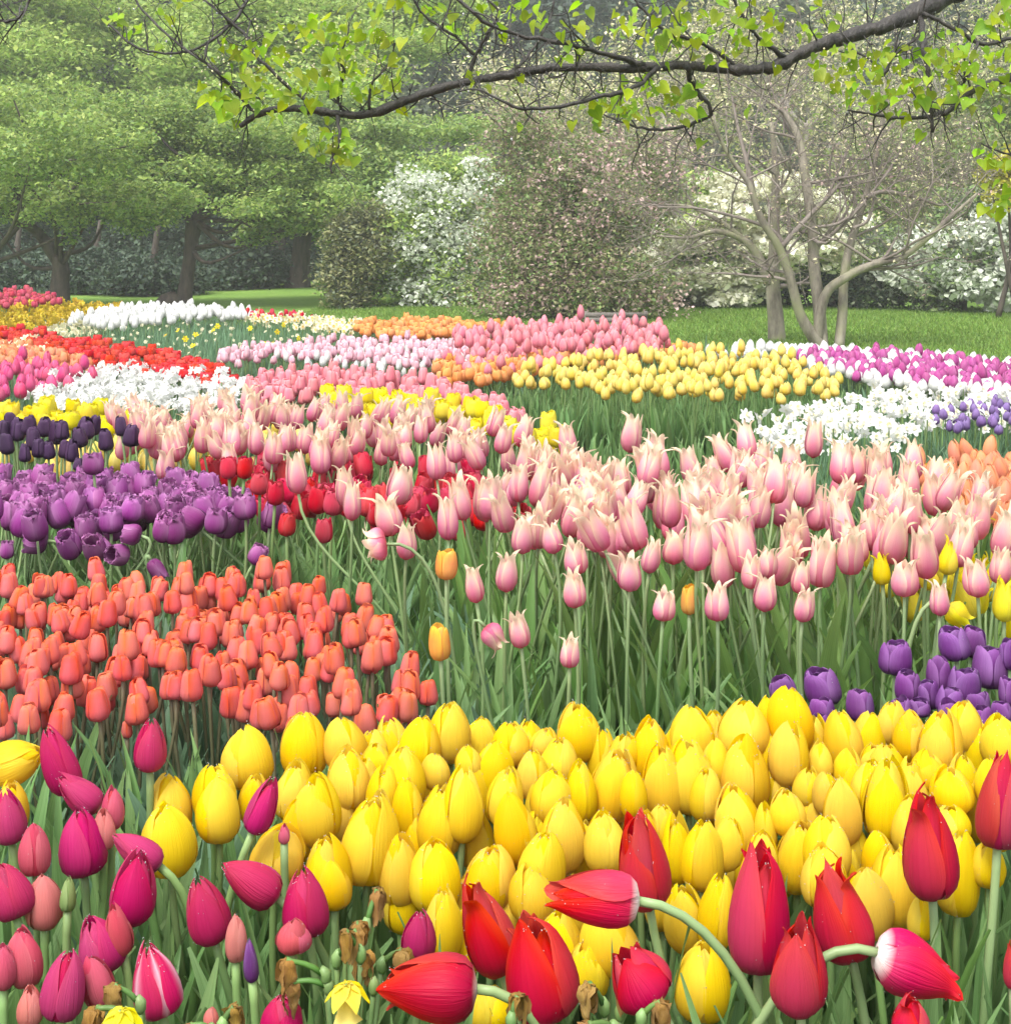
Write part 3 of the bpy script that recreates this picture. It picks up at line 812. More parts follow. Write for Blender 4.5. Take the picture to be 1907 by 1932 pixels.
DROPS = {}
def bloom_mesh(name, kind, mat, seed, nd=0, dsize=.012, rings=2, nt=T_N, ns=7, loosen=.0, split=0.0, asp=.66):
    rng = np.random.default_rng(seed)
    g = Geo()
    petals(g, kind, rng, nt, ns, rings, 0, loosen, split)
    me = g.mesh(name, [mat])
    if nd:      # rain standing on the petals, most of it along their rims
        PV = np.concatenate(g.V); PP = np.concatenate(g.P)
        w = .15 + np.abs(PP[:, 0]) ** 4 + (PP[:, 1] > .9) * .6
        w[PP[:, 1] < .06] = 0
        d = Geo(); oc = np.array([(1, 0, 0), (-1, 0, 0), (0, 1, 0), (0, -1, 0), (0, 0, 1), (0, 0, -1)], float)
        for i in rng.choice(len(PV), nd, p=w / w.sum()):
            k = dsize * rng.uniform(.5, 1.35)
            c = PV[i] + rng.normal(size=3) * .02
            rad = math.hypot(PV[i][0], PV[i][1]) + 1e-6
            c[:2] = PV[i][:2] * (1 + .018 / rad) + rng.normal(size=2) * .006
            d.add(c + oc * np.array([k / asp, k / asp, k]), [(0, 2, 4), (2, 1, 4), (1, 3, 4), (3, 0, 4), (2, 0, 5), (1, 2, 5), (3, 1, 5), (0, 3, 5)])
        DROPS[me.name] = d.mesh('raindrops', [WATER])
    return me

def leaf_geo(g, rng, L, W, lean, az, m=0, n=8, org=(0, 0, 0), fold=.35, droop=.4):
    """one strap leaf: rises, leans towards az and arches over"""
    t = np.linspace(0, 1, n)
    a0 = lean * .35
    ang = a0 + (lean * 1.3 + droop * rng.random()) * t ** 1.7
    step = L / (n - 1)
    hx = np.concatenate([[0], np.cumsum(np.sin(ang[:-1]) * step)])
    hz = np.concatenate([[0], np.cumsum(np.cos(ang[:-1]) * step)])
    w = W * .5 * np.clip(np.sin(np.pi * (t * .93 + .07) ** .75), 0, 1) ** .8
    w[0] = W * .2; w[-1] = W * .015
    d = np.array([math.cos(az), math.sin(az), 0]); e = np.array([-d[1], d[0], 0])
    tw = rng.normal() * .5
    pr = rng.random()
    V = []; PT = []
    for i in range(n):
        up = np.array([-math.cos(ang[i]) * d[0], -math.cos(ang[i]) * d[1], math.sin(ang[i])])
        ee = e * math.cos(tw * t[i]) + up * math.sin(tw * t[i])
        c = np.array(org) + d * hx[i] + np.array([0, 0, hz[i]])
        wav = .06 * W * math.sin(t[i] * 9 + pr * 9)
        for s in (-1, -.5, 0, .5, 1):
            V.append(c + ee * (s * w[i]) + up * (abs(s) * w[i] * fold + wav * s)); PT.append((s, t[i], pr))
    g.add(V, grid_faces(n, 5), m, PT)

# ------------------------------------------------------------------ flower materials
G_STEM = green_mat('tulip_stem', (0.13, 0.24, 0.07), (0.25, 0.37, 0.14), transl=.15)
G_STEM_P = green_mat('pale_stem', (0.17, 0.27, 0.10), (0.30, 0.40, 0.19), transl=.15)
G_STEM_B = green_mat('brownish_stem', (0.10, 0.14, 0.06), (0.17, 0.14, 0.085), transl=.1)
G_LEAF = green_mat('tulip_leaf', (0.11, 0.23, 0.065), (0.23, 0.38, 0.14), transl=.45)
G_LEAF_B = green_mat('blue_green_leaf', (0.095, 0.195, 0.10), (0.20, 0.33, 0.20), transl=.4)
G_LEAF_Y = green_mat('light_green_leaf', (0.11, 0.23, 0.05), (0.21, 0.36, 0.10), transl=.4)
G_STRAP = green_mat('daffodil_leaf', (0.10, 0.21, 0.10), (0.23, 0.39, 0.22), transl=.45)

P_YEL = petal_mat('yellow_petal', [(0, (.62, .46, .02)), (.25, (.82, .55, .006)), (1, (.87, .65, .012))], (.89, .72, .05), .6, .4, (.96, .88, .6), .42, .5, val=.2)
P_MAG = petal_mat('magenta_petal', [(0, (.55, .25, .3)), (.12, (.42, .010, .11)), (.6, (.50, .014, .125)), (1, (.54, .024, .12))], (.57, .035, .10), .5, .35, (.7, .5, .6), .32, .45, val=.22)
P_ROSE = petal_mat('rose_petal', [(0, (.5, .3, .2)), (.15, (.55, .08, .12)), (1, (.62, .07, .13))], (.68, .15, .19), .5, .3, None, .32, .45)
P_SALM = petal_mat('salmon_petal', [(0, (.5, .34, .2)), (.2, (.62, .17, .16)), (1, (.68, .19, .18))], (.74, .28, .24), .5, .25, None, .32, .45)
P_RED = petal_mat('red_petal', [(0, (.7, .6, .55)), (.04, (.66, .4, .38)), (.11, (.43, .007, .06)), (.55, (.48, .007, .05)), (1, (.58, .014, .012))], (.64, .026, .008), .85, .3, (.75, .5, .6), .32, .42, val=.15)
P_REDW = petal_mat('red_white_petal', [(0, (.86, .84, .78)), (.08, (.82, .74, .7)), (.2, (.58, .03, .12)), (.4, (.56, .01, .09)), (1, (.66, .015, .02))], (.7, .03, .01), .5, .4, (.7, .5, .6), .3, .42, val=.15)
P_CORAL = petal_mat('coral_petal', [(0, (.55, .16, .10)), (.15, (.72, .14, .15)), (.65, (.81, .19, .175)), (1, (.83, .16, .06))], (.85, .155, .03), .8, .25, (.85, .7, .7), .33, .45, val=.16)
P_PINK = petal_mat('pink_lily_petal', [(0, (.62, .12, .12)), (.10, (.68, .13, .22)), (.34, (.75, .22, .37)), (.57, (.83, .41, .48)), (.78, (.90, .65, .50)), (1, (.92, .79, .56))], (.92, .76, .55), 1.0, .35, (.9, .68, .75), .42, .45, val=.12)
P_FLAME = petal_mat('flame_petal', [(0, (.85, .5, .12)), (.6, (.86, .36, .10)), (1, (.88, .55, .06))], (.88, .62, .08), .8, .5, (.9, .5, .5), .4, .45)
P_PURP = petal_mat('lilac_petal', [(0, (.22, .10, .2)), (.15, (.21, .022, .165)), (.6, (.31, .055, .26)), (1, (.43, .14, .38))], (.54, .25, .49), .7, .4, (.7, .55, .7), .32, .5, val=.3, hue=.015)
P_DPURP = petal_mat('purple_petal', [(0, (.25, .2, .25)), (.12, (.11, .022, .14)), (.7, (.165, .04, .21)), (1, (.25, .08, .31))], (.34, .15, .42), .8, .35, (.6, .5, .65), .28, .42, val=.3)
P_BLACK = petal_mat('black_petal', [(0, (.10, .06, .10)), (.15, (.035, .014, .045)), (1, (.055, .022, .07))], (.10, .05, .12), .7, .3, None, .15, .4, val=.4)
P_CRIM = petal_mat('crimson_petal', [(0, (.45, .02, .05)), (.6, (.60, .010, .04)), (1, (.66, .03, .07))], (.72, .08, .12), .8, .4, (.6, .5, .5), .3, .45)
P_SCAR = petal_mat('scarlet_petal', [(0, (.60, .03, .03)), (1, (.80, .045, .035))], (.80, .09, .05), .6, .35, (.6, .4, .4), .3, .45)
P_LPINK = petal_mat('light_pink_petal', [(0, (.8, .5, .5)), (.3, (.84, .44, .54)), (1, (.87, .58, .66))], (.90, .74, .76), .7, .2, None, .4, .5)
P_SPINK = petal_mat('salmon_pink_petal', [(0, (.72, .24, .26)), (.4, (.80, .23, .31)), (1, (.85, .33, .37))], (.88, .46, .46), .7, .25, None, .36, .5)
P_HPINK = petal_mat('hot_pink_petal', [(0, (.68, .22, .26)), (.4, (.70, .07, .22)), (1, (.76, .12, .28))], (.80, .2, .34), .6, .3, None, .35, .5)
P_WHITE = petal_mat('white_petal', [(0, (.72, .78, .6)), (.2, (.86, .87, .83)), (1, (.82, .82, .80))], None, .5, .12, None, .35, .5, val=.06)
P_CREAM = petal_mat('cream_petal', [(0, (.72, .72, .4)), (.3, (.86, .80, .52)), (1, (.88, .84, .64))], None, .5, .1, None, .35, .5, val=.08)
P_PEACH = petal_mat('peach_petal', [(0, (.7, .5, .3)), (.25, (.82, .30, .18)), (1, (.86, .36, .2))], (.88, .42, .16), .8, .25, None, .38, .48)
P_ORANGE = petal_mat('orange_petal', [(0, (.75, .4, .12)), (.3, (.84, .32, .08)), (1, (.88, .42, .14))], (.9, .56, .2), .7, .2, None, .38, .5)
P_MAUVE = petal_mat('mauve_petal', [(0, (.6, .4, .5)), (.2, (.46, .06, .28)), (1, (.52, .10, .34))], (.6, .2, .42), .6, .25, None, .32, .5)
P_LAV = petal_mat('lavender_petal', [(0, (.3, .25, .35)), (.3, (.20, .11, .32)), (1, (.30, .20, .46))], None, .5, .3, None, .25, .5)
P_MYEL = petal_mat('warm_yellow_petal', [(0, (.76, .6, .16)), (.3, (.87, .66, .10)), (1, (.89, .74, .20))], (.9, .8, .38), .5, .15, None, .38, .45, val=.08)
P_MUST = petal_mat('mustard_petal', [(0, (.5, .36, .03)), (1, (.62, .46, .02))], None, .5, .3, None, .3, .5, val=.35)
P_LEMON = petal_mat('lemon_petal', [(0, (.7, .6, .05)), (.3, (.86, .72, .01)), (1, (.88, .78, .02))], (.9, .82, .06), .5, .2, None, .4, .45, val=.1)
P_TRUMP = petal_mat('daffodil_cup', [(0, (.86, .66, .2)), (1, (.88, .60, .12))], None, .5, .1, None, .35, .5)
P_BUDG = petal_mat('green_bud', [(0, (.16, .26, .07)), (1, (.30, .40, .14))], (.38, .46, .2), .5, .2, None, .3, .45)
P_BROWN = petal_mat('withered_petal', [(0, (.30, .17, .045)), (.5, (.40, .22, .05)), (1, (.5, .32, .10))], (.22, .11, .04), .7, .5, (.5, .45, .4), .25, .7)

# ------------------------------------------------------------------ stems and whole tulips
LEAFS = {}
def leaf_bank(key, mat, n, Lr, Wr, lean, seed, droop=.4):
    rng = np.random.default_rng(seed)
    out = []
    for _ in range(n):
        g = Geo()
        leaf_geo(g, rng, rng.uniform(*Lr), rng.uniform(*Wr), rng.uniform(*lean), 0, 0, 9, droop=droop)
        out.append(g.mesh('leaf', [mat]))
    LEAFS[key] = out
leaf_bank('blue', G_LEAF_B, 10, (.26, .40), (.035, .06), (.12, .5), 1)
leaf_bank('green', G_LEAF, 10, (.24, .42), (.025, .05), (.1, .5), 2)
leaf_bank('light', G_LEAF_Y, 10, (.28, .42), (.02, .04), (.1, .45), 3)

SPIN = np.random.default_rng(99)
def set_axis(o, d, spin, sw, sh):
    q = Vector((0, 0, 1)).rotation_difference(Vector(d)) @ Matrix.Rotation(spin, 3, 'Z').to_quaternion()
    o.rotation_mode = 'QUATERNION'
    o.rotation_quaternion = q
    o.scale = (sw, sw, sh)

def one_tulip(name, label, group, blooms, u, v, w, h, tilt, D, stem_mat, leafs, rng, pitch=0.0, root_dx=None, stem_r=.0042, n_leaf=2, cat='tulip', sink=0.0):
    """a single tulip: bloom centred on (u, v) at depth D, w x h its size there, tilt its lean in the picture"""
    k = D / F
    W, H = w * k, h * k
    a = math.radians(tilt)
    d = Vector((math.sin(a) * math.cos(pitch), -math.sin(pitch), math.cos(a) * math.cos(pitch)))
    c = at(u, v, D)
    base = c - d * (H * .5)
    if root_dx is None:
        root_dx = -d.x * .10 + rng.normal() * .02
    g0 = Vector((base.x + root_dx, base.y + rng.normal() * .02 + .02, 0.0))
    root = empty(name, g0, label, cat, group)
    b = link('bloom', blooms[rng.integers(len(blooms))], root, base - g0)
    set_axis(b, d, rng.uniform(0, 6.28), W, H)
    if b.data.name in DROPS: tag(link('raindrops', DROPS[b.data.name], b), kind='stuff')
    L = (base - g0).length
    P = bez((0, 0, 0), (0, 0, L * .5), base - g0 - d * (L * (.30 if abs(tilt) < 45 else .22)), base - g0 + d * (H * .03), 14)
    g = Geo()
    V, f, pt = tube(P, np.linspace(stem_r * 1.15, stem_r, 14), 7)
    pt[:, 2] = rng.random()
    g.add(V, f, 0, pt)
    link('stem', g.mesh('stem', [stem_mat]), root)
    for _ in range(n_leaf):
        lf = LEAFS[leafs][rng.integers(len(LEAFS[leafs]))]
        o = link('leaf', lf, root, (0, 0, 0.0))
        o.rotation_euler = (0, 0, rng.uniform(0, 6.28))
        s = rng.uniform(.8, 1.1) * min(1.0, max(.55, base.z / .40))
        o.scale = (s, s, s)
    return root

def poly_world(poly, h):
    out = []
    for (u, v) in poly:
        D = depth_for(v, h)
        out.append(((u - U0) / F * D, D))
    return np.array(out)

def inside(poly, P):
    x, y = P[:, 0], P[:, 1]
    r = np.zeros(len(P), bool)
    j = len(poly) - 1
    for i in range(len(poly)):
        xi, yi = poly[i]; xj, yj = poly[j]
        c = ((yi > y) != (yj > y)) & (x < (xj - xi) * (y - yi) / (yj - yi + 1e-12) + xi)
        r ^= c
        j = i
    return r

def scatter(poly, h, n, rng, relax=.75, avoid=()):
    """up to n evenly jittered spots on the ground below the flower-top outline poly (picture coordinates, flowers h high)"""
    W = poly_world(poly, h)
    lo, hi = W.min(0), W.max(0)
    xs, ys = W[:, 0], W[:, 1]
    area = abs(np.dot(xs, np.roll(ys, 1)) - np.dot(ys, np.roll(xs, 1))) / 2
    r = relax * math.sqrt(area / n)
    pts = list(avoid); out = []
    C = lo + rng.random((n * 40, 2)) * (hi - lo)
    C = C[inside(W, C)]
    cell = {}
    key = lambda p: (int(p[0] // r), int(p[1] // r))
    gaps = lo + rng.random((max(3, n // 14), 2)) * (hi - lo)      # small bare patches
    for p in C:
        if len(out) >= n: break
        if ((gaps - p) ** 2).sum(1).min() < (r * .8) ** 2: continue
        a, b = key(p)
        if any((q[0] - p[0]) ** 2 + (q[1] - p[1]) ** 2 < r * r for i in (-1, 0, 1) for j in (-1, 0, 1) for q in cell.get((a + i, b + j), ())):
            continue
        cell.setdefault((a, b), []).append(p)
        out.append(p)
    return out

def bed(name, label, group, cat, poly, h, n, blooms, W, H, stem_mat, leafs, seed, parts=True, hj=.05, tilt=.10, n_leaf=2, stem_r=.0036, relax=.75, skip=None, hfun=None):
    """a bed of like tulips; each a thing with bloom, stem and leaves of its own (or one small mesh when too far to show its parts)"""
    rng = np.random.default_rng(seed)
    spots = scatter(poly, h, n, rng, relax)
    if parts:
        stems = []
        for i in range(7):   # unit-height stems with a slight bow, and the place and lean of their tops
            lean = rng.normal(size=2) * tilt
            bow = rng.normal(size=2) * .05
            P = bez((0, 0, 0), (bow[0], bow[1], .45), (lean[0] * .6, lean[1] * .6, .72), (lean[0], lean[1], 1.0), 9)
            P[:, 2] *= h - H * .5
            g = Geo(); V, f, pt = tube(P, stem_r, 6); pt[:, 2] = rng.random(); g.add(V, f, 0, pt)
            d = P[-1] - P[-2]
            stems.append((g.mesh('stem', [stem_mat]), Vector(P[-1]), Vector(d / np.linalg.norm(d))))
    else:
        combo = []
        for i in range(5):
            g = Geo()
            lean = rng.normal(size=2) * tilt * .6
            V, f, pt = tube(bez((0, 0, 0), (0, 0, .3 * h), (lean[0] * h * .6, lean[1] * h * .6, .6 * h), (lean[0] * h, lean[1] * h, h - H * .5), 5), stem_r, 4, False); pt[:, 2] = rng.random(); g.add(V, f, 1, pt)
            bm = blooms[i % len(blooms)]
            nv = len(bm.vertices)
            co = np.zeros(nv * 3, np.float32); bm.vertices.foreach_get('co', co)
            pa = np.zeros(nv * 3, np.float32); bm.attributes['pt'].data.foreach_get('vector', pa)
            co = co.reshape(-1, 3) * np.array([W, W, H]) + np.array([lean[0] * h, lean[1] * h, h - H * .5])
            g.add(co, [tuple(p.vertices) for p in bm.polygons], 0, pa.reshape(-1, 3))
            for _ in range(n_leaf):
                leaf_geo(g, rng, h * rng.uniform(.6, .9), rng.uniform(.02, .035), rng.uniform(.1, .5), rng.uniform(0, 6.28), 2, 5)
            combo.append(g.mesh(name, [bm.materials[0], stem_mat, LEAFS[leafs][0].materials[0]]))
    for (x, y) in spots:
        gz = ground_z(x, y) if y > 14 else 0.0
        sc = 1 + rng.normal() * hj
        sz = rng.uniform(.88, 1.1)
        if not parts:
            o = link(name, combo[rng.integers(len(combo))], None, (x, y, gz - .005))
            o.rotation_euler = (0, 0, rng.uniform(0, 6.28)); o.scale = (sz, sz, sc)
            tag(o, label, cat, group)
            continue
        root = empty(name, (x, y, gz), label, cat, group)
        sm, top, d = stems[rng.integers(len(stems))]
        a = rng.uniform(0, 6.28)
        so = link('stem', sm, root); so.rotation_euler = (0, 0, a); so.scale = (1, 1, sc)
        R = Matrix.Rotation(a, 3, 'Z')
        t = R @ Vector((top.x, top.y, top.z * sc))
        b = link('bloom', blooms[rng.integers(len(blooms))], root, t - Vector((0, 0, .003)))
        dd = (R @ d) + Vector((rng.normal() * tilt * .8, rng.normal() * tilt * .8, 0))
        set_axis(b, dd.normalized(), rng.uniform(0, 6.28), W * sz, H * sz)
        for _ in range(n_leaf):
            lf = link('leaf', LEAFS[leafs][rng.integers(len(LEAFS[leafs]))], root)
            lf.rotation_euler = (0, 0, rng.uniform(0, 6.28))
            s = h / .40 * rng.uniform(.75, 1.0)
            lf.scale = (s, s, s)
    return spots

def daffodil_mesh(name, petal, cup, h, W, rng, cluster=1, leaf=3, double=False):
    g = Geo()
    lean = rng.normal(size=2) * .1
    top = np.array([lean[0] * h, lean[1] * h, h])
    V, f, pt = tube(bez((0, 0, 0), (0, 0, .4 * h), top - np.array([0, 0, .3 * h]), top, 6), .003, 4, False); pt[:, 2] = rng.random(); g.add(V, f, 2, pt)
    for q in range(cluster):
        az = rng.uniform(0, 6.28) if cluster > 1 else -1.57 + rng.normal() * .9
        el = rng.uniform(.1, .9)
        d = np.array([math.cos(az) * math.cos(el), math.sin(az) * math.cos(el), math.sin(el)])
        e1 = np.cross(d, [0, 0, 1.0]); e1 /= np.linalg.norm(e1); e2 = np.cross(e1, d)
        c = top + d * (.03 if cluster > 1 else .015) + rng.normal(size=3) * (.012 if cluster > 1 else 0)
        R = W * .5
        for ly in range(2 if double else 1):
            for k in range(6):
                a = k * 1.0472 + rng.normal() * .08 + ly * .5
                u = e1 * math.cos(a) + e2 * math.sin(a); w = -e1 * math.sin(a) + e2 * math.cos(a)
                bk = rng.normal() * .15 + .05 + ly * .35
                RR = R * (1 - .25 * ly)
                V = [c, c + u * RR * .5 + w * RR * .34 + d * RR * .12 * bk, c + u * RR * .85 + w * RR * .2 + d * RR * bk, c + u * RR + d * RR * bk, c + u * RR * .85 - w * RR * .2 + d * RR * bk, c + u * RR * .5 - w * RR * .34 + d * RR * .12 * bk, c + u * RR * .5 + d * RR * .05]
                g.add(V, [(0, 1, 6), (1, 2, 3, 6), (6, 3, 4, 5), (0, 6, 5)], 0, [(0, x, rng.random()) for x in (0, .5, .85, 1, .85, .5, .5)])
        V = []; n = 8
        for (rr, zz) in ((.12, .0), (.2, .18), (.27, .34)):
            for k in range(n):
                a = k * 6.2832 / n
                V.append(c + (e1 * math.cos(a) + e2 * math.sin(a)) * R * rr * 1.2 + d * R * zz)
        g.add(V, grid_faces(3, n, True), 1, [(0, i // n / 2, .5) for i in range(3 * n)])
    for _ in range(leaf):
        leaf_geo(g, rng, h * rng.uniform(.75, 1.05), rng.uniform(.010, .018), rng.uniform(.08, .35), rng.uniform(0, 6.28), 3, 5, org=(rng.normal() * .02, rng.normal() * .02, 0), fold=.1, droop=.3)
    return g.mesh(name, [petal, cup, G_STEM, G_STRAP])

def daffodil_bed(name, label, group, poly, h, n, petal, cup, W, seed, cluster=1, leaf=3, hj=.06, double=False, relax=.7):
    rng = np.random.default_rng(seed)
    vs = [daffodil_mesh(name, petal, cup, h, W, rng, cluster, leaf, double) for _ in range(8)]
    for (x, y) in scatter(poly, h, n, rng, relax):
        o = link(name, vs[rng.integers(len(vs))], None, (x, y, (ground_z(x, y) if y > 14 else 0) - .004))
        o.rotation_euler = (0, 0, rng.normal() * .9); s = 1 + rng.normal() * hj
        o.scale = (s, s, s)
        tag(o, label, 'daffodil', group)

def foliage(name, label, polyW, n, mat, L, Wd, seed, lean=(.05, .5), droop=.4, nn=6):
    """a mass of strap leaves with no flower of their own, over a ground outline in metres"""
    rng = np.random.default_rng(seed)
    W = np.array(polyW, float)
    lo, hi = W.min(0), W.max(0)
    C = lo + rng.random((n * 6, 2)) * (hi - lo)
    C = C[inside(W, C)][:n]
    g = Geo()
    for (x, y) in C:
        leaf_geo(g, rng, rng.uniform(*L), rng.uniform(*Wd), rng.uniform(*lean), rng.uniform(0, 6.28), 0, nn, org=(x, y, (ground_z(x, y) if y > 14 else 0) - .01), droop=droop)
    tag(link(name, g.mesh(name, [mat])), label, 'leaves', kind='stuff')
# ------------------------------------------------------------------ planting: the far beds first
def bank(kind, mat, seed, n=4, **kw):
    return [bloom_mesh('bloom', kind, mat, seed + i, **kw) for i in range(n)]
LO = dict(nt=6, ns=4)
B_WHITE = bank('egg', P_WHITE, 100, 4, **LO)
B_CREAM = bank('egg', P_CREAM, 110, 4, **LO)
B_ORANGE = bank('open', P_ORANGE, 120, 4, **LO)
B_SPINK = bank('egg', P_SPINK, 130, 4, **LO)
B_LPINK = bank('cup', P_LPINK, 140, 4, **LO)
B_SCAR = bank('fringe', P_SCAR, 150, 4, nt=7, ns=5, rings=3)
B_MAUVE = bank('egg', P_MAUVE, 160, 4, **LO)
B_HPINK = bank('egg', P_HPINK, 170, 4, nt=7, ns=5)
B_MYEL = bank('egg', P_MYEL, 180, 5, nt=8, ns=5)
B_LEMON = bank('fringe', P_LEMON, 190, 4, nt=7, ns=5, rings=3)
B_CRIMF = bank('cup', P_CRIM, 200, 4, **LO)
B_PEACHF = bank('open', P_PEACH, 210, 4, **LO)
B_ROSEF = bank('cup', P_SPINK, 220, 5, nt=8, ns=5)
B_LAV = bank('egg', P_LAV, 230, 3, **LO)
leaf_bank('far', G_LEAF_B, 3, (.26, .36), (.02, .04), (.1, .4), 9)

bed('dark_crimson_tulip', 'dark crimson tulip in the strip beyond the mustard-yellow flowers at the edge', 'crimson tulips beyond the yellow strip', 'tulip',
    [(-20, 548), (40, 548), (100, 556), (115, 572), (60, 577), (-20, 578)], .42, 90, bank('open', P_ROSE, 205, 4, **LO), .075, .075, G_STEM, 'far', 21, parts=False, n_leaf=2)
daffodil_bed('mustard_daffodil', 'mustard-yellow flower in the dense strip round the bent-trunk tree', 'mustard-yellow flowers by the bent trunk', [(-20, 572), (90, 572), (235, 577), (240, 588), (140, 592), (120, 612), (-20, 622)], .34, 290, P_MUST, P_MUST, .075, 22, 3, 2)
daffodil_bed('cream_daffodil', 'buff-cream flower in the low drift in front of the mustard-yellow strip', 'buff-cream flowers beside the white band', [(62, 622), (120, 606), (170, 606), (215, 612), (160, 630), (90, 634)], .28, 110, P_CREAM, P_CREAM, .06, 23, 2, 2)
bed('pure_white_tulip', 'pure white tulip in the curving far band below the Y-trunk tree', 'white tulips in the far band', 'tulip',
    [(130, 598), (200, 584), (300, 576), (390, 577), (470, 585), (478, 594), (380, 596), (290, 604), (220, 612), (150, 608)], .36, 290, B_WHITE, .065, .10, G_STEM, 'far', 24, parts=False, n_leaf=2)
bed('maroon_tulip', 'maroon tulip in the short row at the end of the white band', 'maroon tulips at the end of the white band', 'tulip',
    [(466, 587), (520, 590), (590, 594), (585, 598), (480, 596)], .36, 24, B_CRIMF, .06, .07, G_STEM, 'far', 25, parts=False, n_leaf=2)
daffodil_bed('pale_daffodil', 'creamy daffodil in the pale row running below the lawn edge', 'creamy daffodils below the lawn edge', [(470, 596), (560, 596), (680, 606), (700, 622), (640, 626), (540, 608), (470, 604)], .34, 200, P_CREAM, P_TRUMP, .07, 26, 1, 2)
rngd = np.random.default_rng(27)
daffodil_bed('yellow_daffodil', 'lone yellow daffodil among the blue-green leaves beside the red band', 'scattered yellow daffodils in the green drift', [(300, 615), (480, 610), (640, 628), (520, 650), (420, 668), (330, 640)], .36, 15, P_LEMON, P_TRUMP, .055, 28, 1, 3)
daffodil_bed('daffodil_clump', 'spent daffodil plant, leaves only with one faded bloom, in the green drift', 'faded daffodils in the green drift', [(170, 612), (300, 606), (480, 604), (680, 628), (560, 645), (430, 668), (420, 700), (330, 668), (220, 640), (130, 632)], .30, 110, P_CREAM, P_CREAM, .035, 29, 1, 8)
bed('orange_tulip', 'orange tulip in the far row under the lawn edge', 'orange tulips under the lawn edge', 'tulip',
    [(670, 610), (760, 604), (850, 607), (960, 620), (960, 634), (860, 632), (770, 634), (690, 630)], .36, 240, B_ORANGE, .075, .075, G_STEM, 'far', 30, parts=False, n_leaf=2)
bed('salmon_pink_tulip', 'bright pink tulip in the tall far block before the bench', 'bright pink tulips before the bench', 'tulip',
    [(850, 626), (940, 622), (1000, 612), (1100, 614), (1210, 610), (1240, 622), (1280, 652), (1160, 656), (1000, 662), (900, 658), (860, 645)], .42, 300, B_SPINK, .068, .10, G_STEM, 'far', 31, parts=False, n_leaf=2, hj=.09)
bed('pale_pink_tulip', 'pale pink tulip in the pink and white drift left of the orange mix', 'pale pink tulips in the drift', 'tulip',
    [(415, 668), (450, 655), (560, 645), (700, 640), (860, 642), (900, 650), (880, 680), (760, 688), (640, 676), (520, 668), (425, 684)], .34, 290, B_LPINK, .062, .07, G_STEM, 'far', 32, parts=False, n_leaf=2)
bed('small_white_tulip', 'small white tulip mixed among the pale pink drift', 'white tulips among the pale pink', 'tulip',
    [(500, 672), (640, 664), (800, 656), (960, 650), (940, 680), (830, 700), (720, 692), (600, 684)], .32, 120, B_WHITE, .045, .075, G_STEM, 'far', 33, parts=False, n_leaf=2)
bed('apricot_tulip', 'apricot tulip in the mix between the pink block and the warm yellow bed', 'apricot tulips in the mixed bed', 'tulip',
    [(810, 690), (900, 672), (1000, 664), (1160, 660), (1290, 656), (1330, 664), (1100, 678), (1000, 700), (900, 712), (830, 712)], .34, 190, B_ORANGE, .075, .08, G_STEM, 'far', 34, parts=False, n_leaf=2)
bed('rose_pink_tulip', 'rose-pink tulip scattered among the apricot ones', 'rose-pink tulips among the apricot', 'tulip',
    [(830, 670), (920, 656), (1050, 660), (1250, 650), (1100, 672), (980, 690), (880, 700)], .37, 80, B_SPINK, .062, .085, G_STEM, 'far', 35, parts=False, n_leaf=2)
YB = [(955, 706), (1010, 690), (1060, 680), (1180, 668), (1320, 662), (1440, 668), (1510, 680), (1560, 700), (1588, 722), (1560, 738), (1440, 736), (1300, 742), (1200, 742), (1100, 730), (1010, 720)]
bed('warm_yellow_tulip', 'warm yellow tulip in the oval bed in the middle of the garden', 'warm yellow tulips in the oval bed', 'tulip', YB, .385, 290, B_MYEL, .058, .075, G_STEM, 'green', 36, parts=False, n_leaf=3, hj=.07)
bed('white_tulip', 'white tulip in the lawn-side band where it mixes with mauve ones', 'white tulips mixed with mauve', 'tulip',
    [(1340, 658), (1440, 650), (1540, 654), (1660, 664), (1800, 676), (1930, 694), (1930, 744), (1820, 736), (1720, 726), (1630, 712), (1540, 690), (1460, 672)], .34, 300, B_WHITE, .068, .085, G_STEM, 'far', 37, parts=False, n_leaf=2)
bed('mauve_tulip', 'mauve-pink tulip standing among the white ones in the lawn-side band', 'mauve tulips mixed with white', 'tulip',
    [(1500, 672), (1560, 664), (1700, 668), (1800, 676), (1930, 694), (1930, 736), (1820, 724), (1720, 714), (1600, 696)], .36, 230, B_MAUVE, .062, .085, G_STEM, 'far', 38, parts=False, n_leaf=2)
daffodil_bed('white_daffodil', 'white daffodil with a creamy cup in the curved bank before the white and mauve band', 'white daffodils in the curved bank',
    [(1412, 806), (1470, 782), (1560, 764), (1650, 746), (1760, 738), (1930, 738), (1930, 790), (1800, 800), (1740, 818), (1640, 830), (1560, 842), (1470, 850), (1430, 836)], .30, 300, P_WHITE, P_CREAM, .072, 39, 1, 2, .09, relax=.62)
bed('small_lavender_tulip', 'small lavender-blue flower at the edge of the white daffodil bank', 'lavender flowers by the white daffodils', 'tulip',
    [(1768, 776), (1850, 758), (1930, 756), (1930, 800), (1830, 806), (1780, 808)], .33, 46, B_LAV, .042, .055, G_STEM, 'far', 40, parts=False, n_leaf=2)

